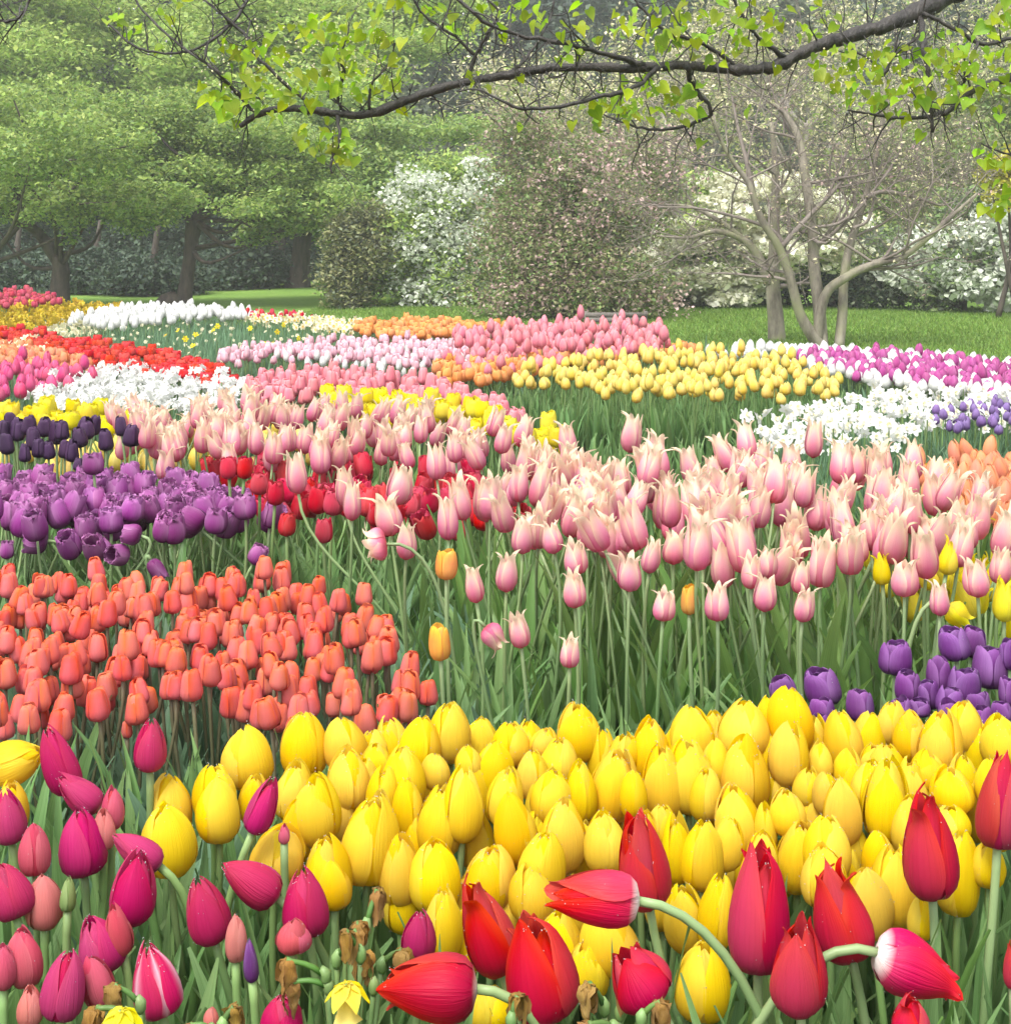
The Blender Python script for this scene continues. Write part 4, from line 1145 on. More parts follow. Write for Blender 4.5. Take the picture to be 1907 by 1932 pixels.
# left middle beds
bed('scarlet_tulip', 'shaggy scarlet tulip in the red ribbon sweeping in from the edge', 'scarlet tulips in the ribbon', 'tulip',
    [(-20, 618), (60, 626), (120, 640), (200, 648), (300, 656), (350, 672), (430, 704), (450, 722), (400, 724), (300, 702), (220, 690), (130, 668), (40, 644), (-20, 640)], .38, 300, B_SCAR, .072, .055, G_STEM, 'far', 41, parts=False, n_leaf=2)
bed('peach_cream_tulip', 'peach and cream tulip between the scarlet ribbon and the hot pink ones', 'peach tulips under the red ribbon', 'tulip',
    [(-20, 650), (60, 652), (130, 676), (200, 700), (190, 712), (120, 700), (-20, 672)], .36, 90, B_PEACHF, .07, .075, G_STEM, 'far', 42, parts=False, n_leaf=2)
daffodil_bed('cream_narcissus', 'cream-white flower at the edge of the peach tulips', 'cream flowers under the red ribbon', [(-20, 648), (40, 648), (110, 660), (60, 664), (-20, 660)], .36, 34, P_CREAM, P_CREAM, .07, 43, 1, 1)
bed('hot_pink_tulip', 'hot pink tulip in the small group near the white daffodils at the edge', 'hot pink tulips by the white daffodils', 'tulip',
    [(-20, 684), (90, 682), (160, 694), (176, 712), (120, 722), (40, 736), (-20, 740)], .42, 52, B_HPINK, .062, .085, G_STEM, 'far', 44, parts=False, n_leaf=2)
daffodil_bed('white_narcissus', 'white many-headed narcissus in the bright drift below the red ribbon', 'white narcissi below the red ribbon',
    [(60, 736), (150, 716), (200, 704), (280, 694), (340, 712), (400, 716), (460, 736), (476, 762), (400, 772), (300, 776), (180, 780), (80, 770)], .36, 250, P_WHITE, P_WHITE, .052, 45, 4, 2)
bed('rosy_tulip', 'rosy pink tulip in the curving line behind the lemon-yellow ones', 'rosy pink tulips in the curving line', 'tulip',
    [(470, 726), (500, 712), (620, 702), (720, 708), (830, 730), (910, 750), (980, 776), (1020, 800), (960, 790), (860, 760), (740, 744), (600, 742), (490, 748)], .44, 210, B_ROSEF, .062, .075, G_STEM, 'far', 46, parts=False, n_leaf=2)
bed('lemon_tulip', 'shaggy lemon-yellow tulip in the line between rosy and two-tone pink tulips', 'lemon-yellow tulips in the line', 'tulip',
    [(615, 756), (700, 752), (790, 758), (870, 768), (940, 792), (1040, 822), (1060, 836), (1000, 832), (920, 808), (840, 784), (720, 776), (630, 776)], .43, 95, B_LEMON, .075, .075, G_STEM, 'green', 47, parts=False, n_leaf=2)
bed('lemon_tulip', 'shaggy lemon-yellow tulip peeping between the black tulips at the edge', 'lemon-yellow tulips behind the black ones', 'tulip',
    [(-20, 772), (60, 768), (150, 774), (240, 782), (320, 800), (300, 830), (180, 800), (-20, 800)], .40, 44, B_LEMON, .08, .075, G_STEM, 'green', 48, parts=False, n_leaf=2)
bed('golden_tulip', 'golden yellow tulip half hidden below the two-tone pink and black ones', 'golden tulips half hidden', 'tulip',
    [(-20, 866), (120, 850), (260, 818), (420, 812), (560, 812), (600, 842), (540, 872), (300, 880), (180, 885), (-20, 890)], .40, 60, B_MYEL, .062, .085, G_STEM_P, 'light', 49, parts=False, n_leaf=2)

# ------------------------------------------------------------------ middle beds, every tulip with its bloom, stem and leaves
B_PINK = bank('lily', P_PINK, 300, 9, loosen=.05, split=.25, asp=.55)
B_PURP = bank('fringe', P_PURP, 320, 6, ns=9, rings=3, loosen=.06)
B_BLACK = bank('cup', P_BLACK, 330, 5)
B_CRIM = bank('fringe', P_CRIM, 340, 5, ns=7, rings=2)
B_CORAL = bank('cup', P_CORAL, 350, 8, loosen=.03, nt=10)
B_PEACH = bank('egg', P_PEACH, 360, 5)
B_LILYY = bank('lily', P_LEMON, 370, 5)
B_FLAME = bank('open', P_FLAME, 380, 3)

PL = 'two-tone pink lily-shaped tulip with cream rims in the crowded '
bed('two_tone_tulip', PL + 'rear drift beside the black tulips', 'two-tone pink tulips in the rear drift', 'tulip',
    [(210, 775), (330, 760), (480, 765), (600, 770), (740, 768), (850, 800), (1000, 836), (1120, 850), (1080, 866), (900, 858), (700, 845), (560, 860), (440, 855), (330, 846), (225, 826)], .56, 118, B_PINK, .060, .104, G_STEM_P, 'light', 61, tilt=.09, n_leaf=1)
bed('two_tone_tulip', PL + 'middle of the garden', 'two-tone pink tulips in the middle', 'tulip',
    [(880, 890), (960, 880), (1160, 885), (1300, 885), (1420, 860), (1580, 885), (1720, 895), (1800, 935), (1830, 1010), (1700, 1040), (1500, 1045), (1300, 1035), (1120, 1000), (980, 960), (900, 925)], .60, 138, B_PINK, .057, .104, G_STEM_P, 'light', 62, tilt=.09, n_leaf=2)
bed('crimson_tulip', 'crimson fringed tulip glimpsed between the stems of the two-tone pink ones', 'crimson fringed tulips', 'tulip',
    [(412, 872), (540, 870), (700, 890), (900, 890), (1090, 900), (1090, 940), (900, 985), (760, 990), (640, 985), (560, 960), (500, 930), (430, 900)], .45, 85, B_CRIM, .06, .075, G_STEM, 'green', 63, tilt=.06)
bed('lilac_tulip', 'fringed lilac-purple tulip packed in the bed behind the coral ones', 'fringed lilac tulips', 'tulip',
    [(-20, 906), (100, 912), (250, 908), (340, 912), (430, 930), (436, 955), (410, 985), (320, 992), (200, 980), (80, 982), (-20, 985)], .465, 118, B_PURP, .064, .074, G_STEM_P, 'green', 64, tilt=.08, hj=.03)
bed('peach_tulip', 'peach-orange tulip at the edge beside the two-tone pink ones', 'peach-orange tulips at the edge', 'tulip',
    [(1735, 880), (1830, 868), (1930, 872), (1930, 985), (1860, 955), (1780, 940)], .50, 62, B_PEACH, .05, .082, G_STEM, 'light', 65, tilt=.06)
bed('lemon_tulip', 'shaggy lemon-yellow tulip behind the peach-orange ones', 'lemon-yellow tulips behind the peach ones', 'tulip',
    [(1730, 880), (1800, 886), (1930, 900), (1930, 930), (1800, 920), (1740, 910)], .42, 26, B_LEMON, .07, .07, G_STEM, 'light', 66, parts=False)
bed('yellow_lily_tulip', 'pure yellow lily-shaped tulip among the two-tone pink ones at the edge', 'yellow lily-shaped tulips', 'tulip',
    [(1700, 1010), (1760, 1000), (1800, 1040), (1850, 990), (1930, 1000), (1930, 1150), (1880, 1130), (1800, 1110), (1770, 1060)], .46, 40, B_LILYY, .058, .10, G_STEM, 'light', 67, tilt=.1)
bed('coral_tulip', 'blunt coral-orange tulip in the low bed below the lilac ones', 'coral tulips', 'tulip',
    [(-20, 1106), (190, 1098), (235, 1086), (330, 1098), (450, 1096), (580, 1090), (600, 1110), (680, 1150), (700, 1180), (735, 1215), (750, 1270), (820, 1296), (800, 1320), (720, 1345), (560, 1350), (440, 1330), (340, 1300), (260, 1322), (160, 1312), (80, 1345), (-20, 1350)],
    .41, 250, B_CORAL, .042, .052, G_STEM_B, 'blue', 68, tilt=.04, hj=.05, n_leaf=2, relax=.74)

# single ones read off the photograph -------------------------------------------------
WIDE = dict(red_tulip=1.02, yellow_tulip=1.13, magenta_tulip=1.06, purple_tulip=1.08)
r9 = np.random.default_rng(900)
def singles(name, group, rows, blooms, Dv, stem_mat, leafs, default, **kw):
    for row in rows:
        u, v, w, h, tilt = row[:5]
        w *= WIDE.get(name, 1.03)
        lab = row[5] if len(row) > 5 and row[5] else default
        ex = row[6] if len(row) > 6 else {}
        k = dict(kw); k.update(ex)
        bl = k.pop('blooms', blooms)
        one_tulip(name, lab, group, bl, u, v, w, h, tilt, k.pop('D', None) or float(np.interp(v, Dv[0], Dv[1])) * (1 + r9.normal() * .008), stem_mat, leafs, r9, **k)

# two-tone pink, lower fringe of the bed
TT = 'two-tone pink lily-shaped tulip in the loose lower fringe of its bed'
rows = [(664, 945, 38, 75, 0), (732, 972, 54, 78, -8), (768, 1022, 42, 68, 4), (756, 915, 52, 76, 12), (846, 978, 42, 82, 0), (926, 938, 48, 84, 2), (893, 1103, 36, 70, -10, 'narrow closed pink tulip leaning over above the open gap, below the crimson ones'),
        (956, 1080, 44, 74, 2), (1084, 1052, 46, 66, -6), (1082, 1112, 44, 70, -4), (1188, 1080, 50, 72, 2), (1228, 1050, 38, 64, 8), (980, 1190, 40, 66, -6, 'two-tone pink tulip with curled horns standing beside the drooping blown one'),
        (1074, 1230, 38, 60, 0, 'lowest pink tulip, squat with white-edged crimson petals, standing alone over the leaves'), (1252, 1142, 44, 60, 4), (1270, 1032, 46, 66, 0), (985, 1012, 42, 66, 0), (1040, 1015, 44, 60, -12), (1108, 998, 46, 68, 0), (1158, 1012, 48, 74, 4), (1190, 1010, 44, 66, 8),
        (1352, 1136, 46, 72, -2), (1444, 1120, 48, 68, 4), (1516, 1142, 40, 64, 6), (1494, 1030, 46, 78, 0), (1416, 1078, 40, 66, 0), (1446, 1062, 42, 60, 6), (1510, 1090, 36, 62, 4), (1546, 1036, 32, 52, 0), (1592, 1048, 36, 56, -8), (1616, 1030, 46, 64, 6), (1706, 1090, 52, 72, 0), (1774, 1132, 38, 60, 2, 'plain pink tulip beside the fallen yellow one at the bottom of the bed'), (1842, 1090, 50, 74, -4), (1888, 1068, 44, 70, 6), (1824, 1002, 46, 70, 0), (1752, 1012, 48, 74, 2), (1675, 1000, 46, 66, 4), (1320, 990, 48, 80, -2), (1388, 990, 50, 70, 6), (1580, 975, 48, 74, 0), (1326, 1040, 38, 60, 0), (1190, 818, 40, 72, 4, 'tall pink tulip rising alone against the green bed, highest of its pair'), (1236, 848, 42, 70, 10, 'second tall pink tulip leaning beside the highest one against the green bed'), (1536, 828, 38, 72, 4, 'tall pink tulip rising alone in front of the white daffodil bank'), (1660, 870, 44, 72, 0), (560, 892, 44, 80, -4, 'pink tulip on a long slanting stem among the crimson ones', dict(root_dx=.32, D=3.7)), (652, 918, 40, 78, -3, None, dict(root_dx=.2)), (710, 1030, 66, 40, -100, 'pink tulip fallen sideways beside the crimson ones, pointing left of its stem', dict(root_dx=.16, n_leaf=1)), (932, 1202, 44, 52, 140, 'drooping blown pink tulip with creased cream petals hanging down', dict(root_dx=.05, n_leaf=1)), (1080, 900, 44, 76, 0), (1400, 880, 46, 76, 0)]
singles('two_tone_tulip', 'two-tone pink tulips in the lower fringe', rows, B_PINK, ([780, 900, 1000, 1100, 1240], [5.0, 3.9, 3.3, 2.95, 2.75]), G_STEM_P, 'light', TT, n_leaf=2, stem_r=.0036)
rows = [(842, 1066, 44, 56, 0, 'orange-flamed tulip under the crimson ones'), (829, 1214, 44, 66, -4, 'yellow tulip flamed with orange standing low in the leaves'), (1300, 1132, 34, 56, 0, 'orange-flamed tulip between the lowest pink ones')]
singles('flamed_tulip', 'orange-flamed tulips', rows, B_FLAME, ([1000, 1250], [3.3, 2.8]), G_STEM_P, 'light', None, n_leaf=2)
rows = [(1808, 1160, 46, 48, 130, 'yellow lily-shaped tulip toppled over, above the dark purple ones', dict(root_dx=-.1)), (1895, 1134, 46, 78, 2, 'upright yellow lily-shaped tulip above the purple ones'), (1662, 1075, 34, 58, -5), (1790, 1050, 40, 70, 10), (1750, 1085, 38, 60, -20)]
singles('yellow_lily_tulip', 'yellow lily-shaped tulips at the edge', rows, B_LILYY, ([1000, 1200], [3.2, 2.85]), G_STEM_P, 'light', 'yellow lily-shaped tulip in the gap between two-tone pink ones')
# black
rows = [(33, 812, 30, 42, 0), (13, 840, 28, 36, 0), (64, 830, 30, 42, -4), (47, 856, 24, 32, 0), (84, 806, 30, 38, 6), (107, 818, 30, 42, 0), (161, 810, 36, 40, 2), (178, 803, 26, 38, 10), (200, 832, 30, 38, 0, 'black tulip at the end of its group, just left of the tall pair'), (136, 852, 26, 40, 0), (228, 806, 24, 34, -8, 'blackish tulip leaning at the back of the tall pair', dict(D=4.9)), (248, 822, 34, 42, 4, 'black tulip in front of the tall pair', dict(D=4.85)), (117, 812, 28, 38, 0), (92, 850, 26, 34, 0), (74, 846, 28, 36, 0), (122, 848, 24, 34, 0), (5, 812, 28, 36, 0), (22, 800, 28, 36, -5), (55, 804, 30, 36, 5), (150, 826, 30, 38, -6), (148, 876, 22, 24, 0)]
singles('black_tulip', 'black tulips above the lilac bed', rows, B_BLACK, ([790, 880], [5.4, 4.8]), G_STEM_P, 'green', 'glossy black-purple tulip clustered above the lilac bed', n_leaf=1)
# lilac stragglers
rows = [(176, 876, 40, 40, -4, 'lilac tulip standing up in front of the black ones', dict(D=4.4)), (70, 1019, 52, 40, -85, 'lilac tulip toppled flat on an arching stem', dict(root_dx=.28, pitch=.1)), (13, 1039, 26, 32, 0, 'small lilac tulip low at the edge above the coral bed'), (223, 1047, 42, 42, -60, 'fringed purple tulip facing outwards so that its dark heart shows', dict(pitch=1.0, root_dx=.1)), (198, 1032, 26, 34, -30, 'dark purple bud hanging beside the outward-facing one'), (295, 1074, 30, 42, 150, 'purple tulip hanging head down at the back of the coral bed', dict(root_dx=.05)), (486, 1049, 36, 36, 30, 'small lilac tulip alone above the corner of the coral bed'), (462, 959, 44, 44, -4, 'lilac tulip beside the crimson ones, second from the end'), (512, 972, 38, 50, 8, 'purple tulip with white-streaked base touching the crimson ones'), (360, 985, 62, 50, -50, 'wide lilac tulip bowed over on a bent stem', dict(root_dx=.25)), (250, 1008, 40, 34, -80, 'lilac tulip fallen behind an arched stem', dict(root_dx=-.2)), (408, 985, 44, 46, 6), (210, 985, 48, 44, 0), (250, 962, 46, 48, 6)]
singles('lilac_tulip', 'lilac tulips along the front of their bed', rows, B_PURP, ([870, 960, 1080], [4.4, 4.05, 3.85]), G_STEM_P, 'green', 'fringed lilac tulip at the front of its bed')
rows = [(541, 992, 34, 40, 0, 'crimson tulip beside the last lilac ones'), (611, 1003, 34, 44, 0, 'lowest crimson tulip, standing under the pink ones'), (600, 945, 40, 50, 0), (630, 950, 40, 46, 5), (431, 884, 34, 40, -4), (462, 884, 32, 40, 4), (490, 914, 36, 40, 0), (520, 932, 34, 44, 4)]
singles('crimson_tulip', 'crimson tulips along the front of their patch', rows, B_CRIM, ([870, 1010], [4.2, 3.75]), G_STEM, 'green', 'crimson fringed tulip near the last lilac ones')
# coral stragglers at the near edge
rows = [(40, 1338, 42, 52, 4), (82, 1357, 26, 34, -4, 'small coral bud low at the edge above the magenta tulips'), (240, 1377, 22, 32, 0, 'tiny coral bud standing apart beside the tall magenta one'), (527, 1342, 40, 50, -18, 'coral tulip leaning over the yellow bed'), (612, 1128 + 130, 42, 48, 0), (728, 1336, 40, 48, -12), (808, 1308, 38, 46, 2, 'last coral tulip at the tip of its bed beside the leaves'), (775, 1296, 40, 52, 4), (712, 1222, 40, 50, 2), (446, 1326, 42, 50, -6), (273, 1320, 50, 54, 0), (165, 1306, 44, 56, 6), (630, 1330, 34, 46, -4), (94, 1304, 38, 54, 0), (503, 1296, 42, 54, 6), (582, 1318, 42, 50, -4), (337, 1296, 38, 52, 3)]
singles('coral_tulip', 'coral tulips at the near edge of their bed', rows, B_CORAL, ([1080, 1200, 1330, 1380], [3.7, 3.15, 2.8, 2.75]), G_STEM_B, 'blue', 'blunt coral tulip along the near edge of its bed', n_leaf=3)

# dark purple group on the right
B_DP = bank('open', P_DPURP, 400, 7, nd=26, dsize=.010, loosen=.04, asp=.95, rings=3)
rows = [(1689, 1243, 60, 62, 2, 'single dark purple tulip standing clear at the left end of the purple group'), (1801, 1217, 56, 60, -6, 'topmost dark purple tulip, one of the highest two'), (1836, 1213, 46, 56, 8), (1868, 1263, 66, 74, 4, 'large dark purple tulip in front of the highest two'), (1712, 1297, 48, 58, 0, 'dark purple tulip below the single clear one'), (1771, 1277, 46, 66, -4), (1818, 1296, 62, 66, 0), (1751, 1312, 40, 56, -6), (1553, 1299, 66, 66, -8, 'ruffled dark purple tulip rising behind the yellow bed, over a second one'), (1476, 1302, 50, 44, -20, 'purple tulip half behind the tallest yellow one'), (1623, 1334, 52, 56, 2, 'short dark purple tulip between two yellow ones'), (1550, 1340, 46, 40, 0), (1546, 1378, 36, 54, 0), (1734, 1337, 42, 30, 0), (1903, 1237, 36, 56, 0), (1903, 1307, 36, 54, 0), (1853, 1362, 38, 52, 0), (1890, 1345, 40, 36, 0), (1791, 1325, 50, 50, 6), (1640, 1374, 40, 40, 0), (1790, 1345, 40, 40, 0), (1840, 1330, 50, 52, 0), (1700, 1340, 40, 40, -5)]
singles('purple_tulip', 'dark purple tulips behind the yellow bed', rows, B_DP, ([1200, 1300, 1380], [2.78, 2.62, 2.5]), G_STEM_P, 'blue', 'dark purple tulip crowded in the group behind the yellow bed', n_leaf=2)

# the front yellow bed
B_YEL = bank('egg', P_YEL, 500, 10, nd=45, dsize=.0075, loosen=.03, split=.0, nt=13, ns=9)
Y = [(467, 1430, 90, 117, -4, 'tall yellow tulip at the back corner of the front yellow bed, first in its row'), (574, 1407, 84, 124, 2, 'tall yellow tulip second in the back row of the front bed'), (325, 1524, 80, 114, 4), (320, 1589, 97, 130, -3, 'yellow tulip at the very end of the front bed, lowest of the end cluster'), (405, 1497, 77, 107, 0), (412, 1531, 77, 120, -2), (476, 1510, 56, 94, 0, 'yellow tulip behind the leaning magenta one'), (593, 1531, 90, 130, -6), (553, 1494, 70, 110, 0), (522, 1615, 100, 100, 4, 'squat yellow tulip above the bowed magenta ones'), (558, 1574, 56, 117, 0), (616, 1650, 84, 130, -8),
     (652, 1405, 78, 100, 0), (659, 1474, 77, 112, 0), (709, 1440, 56, 66, 0), (791, 1407, 77, 108, 6), (849, 1383, 74, 114, 0, 'tall yellow tulip at the back of the front bed beside the last coral ones'), (696, 1590, 104, 158, 3, 'big yellow tulip hanging over a clear gap, its stem showing below'), (724, 1500, 60, 94, 0), (759, 1472, 80, 112, 0), (768, 1527, 58, 114, -3), (830, 1552, 84, 134, 4), (876, 1522, 76, 134, 4), (822, 1457, 52, 66, 0), (884, 1440, 48, 60, 0), (930, 1458, 76, 112, 2), (963, 1405, 70, 84, 0), (1024, 1402, 50, 52, 0), (1091, 1383, 77, 110, 0, 'tall yellow tulip alone on the skyline of the front bed, middle of its back row'), (1054, 1438, 68, 84, 0), (1004, 1462, 60, 90, 0), (950, 1507, 66, 108, 0), (973, 1566, 78, 134, -3), (1040, 1505, 74, 96, 0), (1064, 1580, 82, 132, 3), (1097, 1497, 56, 108, 0), (1154, 1484, 90, 134, 2), (1188, 1419, 44, 60, 0), (1228, 1418, 68, 112, 4), (1251, 1478, 78, 140, 0), (1141, 1590, 74, 112, 0), (1208, 1590, 70, 110, 0), (754, 1645, 72, 132, 0), (819, 1654, 92, 132, -4), (920, 1660, 96, 120, -4), (1020, 1633, 88, 124, 2), (1007, 1690, 84, 104, 0), (836, 1748, 70, 130, 0), (880, 1778, 64, 124, 0), (1054, 1795, 90, 140, 4), (1151, 1778, 108, 118, 0), (1107, 1835, 74, 104, 0), (632, 1671, 60, 90, 0), (923, 1900, 84, 76, 0),
     (1305, 1390, 80, 112, 0), (1299, 1466, 88, 138, 0), (1402, 1380, 90, 104, 4), (1490, 1362, 84, 122, 0, 'highest yellow tulip of the front bed, beside the purple group'), (1446, 1366, 50, 100, 4), (1406, 1463, 88, 140, 3), (1486, 1427, 72, 112, 0), (1593, 1400, 72, 110, 0, 'yellow tulip between two purple ones on the back row'), (1545, 1440, 46, 72, 0), (1680, 1366, 56, 80, 0), (1720, 1393, 64, 96, 0), (1771, 1407, 78, 122, 0), (1818, 1372, 66, 98, 0, 'yellow tulip standing high among the purple tulips'), (1888, 1400, 70, 100, 0), (1650, 1436, 54, 60, 0), (1672, 1443, 66, 76, 0), (1597, 1455, 54, 74, 0), (1523, 1488, 56, 72, 0), (1486, 1536, 66, 80, 0), (1637, 1484, 60, 90, 0), (1590, 1534, 72, 128, 0), (1670, 1514, 84, 150, 0), (1754, 1457, 68, 74, 0), (1797, 1494, 78, 84, 0), (1820, 1474, 56, 90, 0), (1392, 1551, 84, 126, -3), (1443, 1567, 40, 90, 0), (1325, 1616, 76, 130, 0), (1278, 1606, 54, 122, 0), (1372, 1594, 60, 100, 8), (1503, 1618, 84, 134, 0), (1560, 1600, 84, 120, 0), (1553, 1658, 84, 112, -6), (1637, 1706, 86, 130, -8), (1687, 1676, 88, 146, -3), (1657, 1618, 60, 100, 0), (1737, 1735, 48, 76, 0), (1808, 1650, 76, 158, 2, 'long yellow tulip hard behind the tall red one'), (1791, 1553, 74, 60, 0), (1865, 1634, 60, 82, 0), (1292, 1735, 78, 124, -4), (1352, 1723, 66, 140, 5), (1325, 1855, 100, 140, 2, 'lowest yellow tulip, behind the arching stems between the red ones'), (1436, 1620, 60, 100, 0), (1330, 1500, 60, 100, 0), (1195, 1500, 50, 90, 0), (710, 1545, 56, 100, 0), (1720, 1560, 70, 110, 0), (1745, 1610, 60, 100, 0), (1250, 1560, 60, 80, 0), (1350, 1440, 50, 90, 0), (1560, 1500, 50, 80, 0), (1870, 1480, 60, 90, 0), (1880, 1560, 60, 90, 0),
     (28, 1437, 78, 92, 68, 'yellow tulip bent over sideways at the edge, above the magenta ones', dict(root_dx=-.12, D=2.1)), (23, 1524, 58, 92, 0, 'yellow tulip half hidden behind the magenta one at the edge', dict(D=2.06))]
fy = np.random.default_rng(515)
for (u, v) in [(700, 1430), (740, 1420), (905, 1410), (1000, 1420), (1140, 1440), (1170, 1450), (1275, 1430), (1350, 1400), (1450, 1440), (1530, 1410), (1640, 1400), (1740, 1440), (1850, 1430), (690, 1490), (800, 1500), (900, 1500), (1020, 1540), (1110, 1540), (1200, 1540), (1360, 1510), (1460, 1500), (1610, 1500), (1720, 1500), (1840, 1530), (640, 1540), (730, 1600), (790, 1600), (900, 1590), (1010, 1600), (1100, 1620), (1240, 1620), (1340, 1670), (1400, 1640), (1470, 1640), (1600, 1660), (1700, 1620), (760, 1700), (880, 1710), (960, 1720), (1080, 1720), (1250, 1700), (1400, 1740), (1600, 1600), (1540, 1550), (1690, 1560)]:
    Y.append((u, v, 68 * fy.uniform(.85, 1.1), 112 * fy.uniform(.9, 1.1), fy.normal() * 3, None, dict(D=float(np.interp(v, [1340, 1500, 1700, 1850], [2.44, 2.2, 2.02, 1.92])))))
YD = ([1340, 1400, 1500, 1600, 1700, 1850, 1920], [2.38, 2.27, 2.13, 2.03, 1.95, 1.85, 1.8])
singles('yellow_tulip', 'plump yellow tulips in the front bed', Y, B_YEL, YD, G_STEM, 'green', 'plump rain-wet yellow tulip hemmed in by its like in the thick of the front bed', n_leaf=2, stem_r=.005)

# magenta and rose ones at the front left
B_MAG = bank('cone', P_MAG, 540, 8, nd=50, dsize=.0075, loosen=.03, split=.05, nt=13, ns=9)
B_ROS = bank('egg', P_ROSE, 560, 3, nd=40, dsize=.007, nt=12, ns=9)
B_SAL = bank('egg', P_SALM, 570, 3, nd=40, dsize=.007, nt=12, ns=9)
B_DPB = bank('cone', P_DPURP, 575, 1, nd=20, dsize=.008)
B_GB = bank('cone', P_BUDG, 580, 2, nd=10, dsize=.008)
mr, ms = dict(blooms=B_ROS), dict(blooms=B_SAL)
Mg = [(283, 1406, 60, 100, 0, 'dark magenta tulip standing straight and alone below the coral bed'), (110, 1440, 64, 124, -22, 'magenta tulip with a split top, uppermost of the slanting pair'), (150, 1498, 58, 96, -50, 'magenta tulip lying across a slanting stem, lower one of the upper pair', dict(root_dx=.09)), (14, 1541, 64, 104, -10, 'magenta tulip cut by the picture edge before a yellow one'), (154, 1591, 86, 122, -5, 'broad magenta tulip with a pointed tip in the middle of its group'), (214, 1526, 42, 80, 2, 'rosy bud behind the broad magenta one, upper of two', mr), (196, 1566, 44, 78, 0, 'pale salmon tulip directly behind the broad magenta one', ms), (260, 1606, 58, 104, -55, 'magenta tulip bowed sideways beside the last yellow ones', dict(root_dx=.02)), (254, 1678, 86, 130, 8, 'large magenta tulip below the sideways one, its raised tip towards the yellow bed'), (64, 1604, 58, 98, -4, 'rose-red closed tulip at the edge above the salmon one', mr), (18, 1680, 82, 106, -15, 'magenta tulip at the edge beside a double-lobed salmon one'), (84, 1705, 70, 98, 0, 'salmon tulip of two lobes behind the green bud', ms), (388, 1718, 80, 128, -16, 'magenta tulip leaning at the end of its group, below the last yellow one'), (476, 1664, 76, 116, -56, 'wide magenta tulip bowed over with one petal lifted', dict(root_dx=.10)), (497, 1524, 54, 104, 24, 'slim magenta tulip leaning over the yellow bed', dict(root_dx=-.05, D=1.98)), (573, 1706, 86, 124, -10, 'magenta tulip above the withered daffodils'), (553, 1768, 66, 60, 0, 'pink tulip behind the stem under the bowed magenta one', dict(blooms=B_ROS)), (445, 1772, 40, 90, 0, 'pale salmon bud behind the leaning magenta one', ms), (472, 1815, 28, 80, -6, 'dark purple bud deep among the front leaves', dict(blooms=B_DPB)), (188, 1782, 86, 106, -18, 'magenta tulip overlapping a paler one, above the twin pointed ones'), (222, 1760, 52, 92, -14, 'paler rose tulip behind the overlapping magenta one', mr), (47, 1809, 66, 108, -4, 'rose-pink tulip near the edge with a twin behind it', mr), (7, 1825, 48, 86, 0, 'rose-pink tulip cut by the edge, twin of its neighbour', mr), (121, 1862, 80, 124, 6, 'pointed magenta tulip, nearer one of the twin pair at the bottom'), (181, 1855, 62, 98, -20, 'magenta tulip leaning behind the pointed twin', mr), (291, 1853, 92, 132, -14, 'magenta tulip with a white streak down its front petal', dict(blooms=[bloom_mesh('bloom', 'cone', petal_mat('streaked_petal', [(0, (.6, .3, .35)), (.12, (.56, .012, .12)), (1, (.64, .03, .11))], (.66, .04, .10), .5, .3, None, .32, .45, rib=((.8, .5, .6), .9)), 549, 70, .0075, nt=13, ns=9)])), (57, 1902, 48, 70, 0, 'pink bud peeping up at the bottom edge', ms), (532, 1918, 82, 76, -4, 'magenta tulip rising from the bottom edge below the withered daffodils'), (398, 1922, 28, 40, 0, 'small pink bud at the very bottom among brown remains', ms), (129, 1688, 30, 66, 3, 'unopened green tulip bud among the magenta ones', dict(blooms=B_GB)), (789, 1766, 64, 88, 0, 'magenta tulip caught between the yellow bed and the lying red one'), (536, 1576, 22, 34, 0, 'tiny pink bud behind a yellow tulip', mr)]
singles('magenta_tulip', 'magenta and rose tulips at the front', Mg, B_MAG, ([1380, 1500, 1600, 1700, 1800, 1920], [2.12, 2.02, 1.94, 1.86, 1.78, 1.68]), G_STEM, 'green', 'magenta tulip', n_leaf=3, stem_r=.0052)

# red ones at the front right
B_RED = bank('redlily', P_RED, 600, 7, nd=40, dsize=.0058, loosen=.03, split=.06, nt=14, ns=9)
B_REDW = bank('redlily', P_REDW, 620, 2, nd=40, dsize=.006, loosen=.06, nt=14, ns=9)
Rd = [(1213, 1628, 100, 176, -8, 'red tulip with flaring tips directly behind the white-based lying one'), (1124, 1694, 104, 164, -86, 'pinkish red tulip lying on its side with a white base and pale arched stem', dict(blooms=B_REDW, root_dx=.2, D=1.72)), (918, 1757, 100, 172, -20, 'red tulip with two horn-like tips above the lying one', dict(D=1.80)), (1014, 1829, 140, 196, -14, 'largest red tulip, broad with folded front petals, at the bottom'), (810, 1866, 128, 180, -90, 'red tulip lying flat on its side at the bottom by the withered daffodils', dict(root_dx=.12)), (1201, 1842, 122, 112, -35, 'short wide-open red tulip above the brown seed heads'), (1429, 1716, 120, 240, 0, 'tallest red tulip with long flaring tips, in front of the yellow bed'), (1504, 1826, 110, 176, -4, 'red tulip tucked under the tallest one, plain petals'), (1586, 1728, 112, 172, -14, 'red tulip to the side of the tallest one with a slanting top'), (1751, 1602, 106, 190, -5, 'red tulip on a long slanting stem in front of a yellow one'), (1886, 1510, 92, 184, 3, 'red tulip with spread tips highest at the edge'), (1722, 1825, 114, 150, 112, 'nodding dark red tulip showing its white star base', dict(blooms=B_REDW, root_dx=-.22, D=1.72)), (1717, 1925, 74, 80, 0, 'red tip of a tulip rising from the bottom edge'), (1912, 1822, 40, 90, 0, 'sliver of a red tulip at the edge below the highest one')]
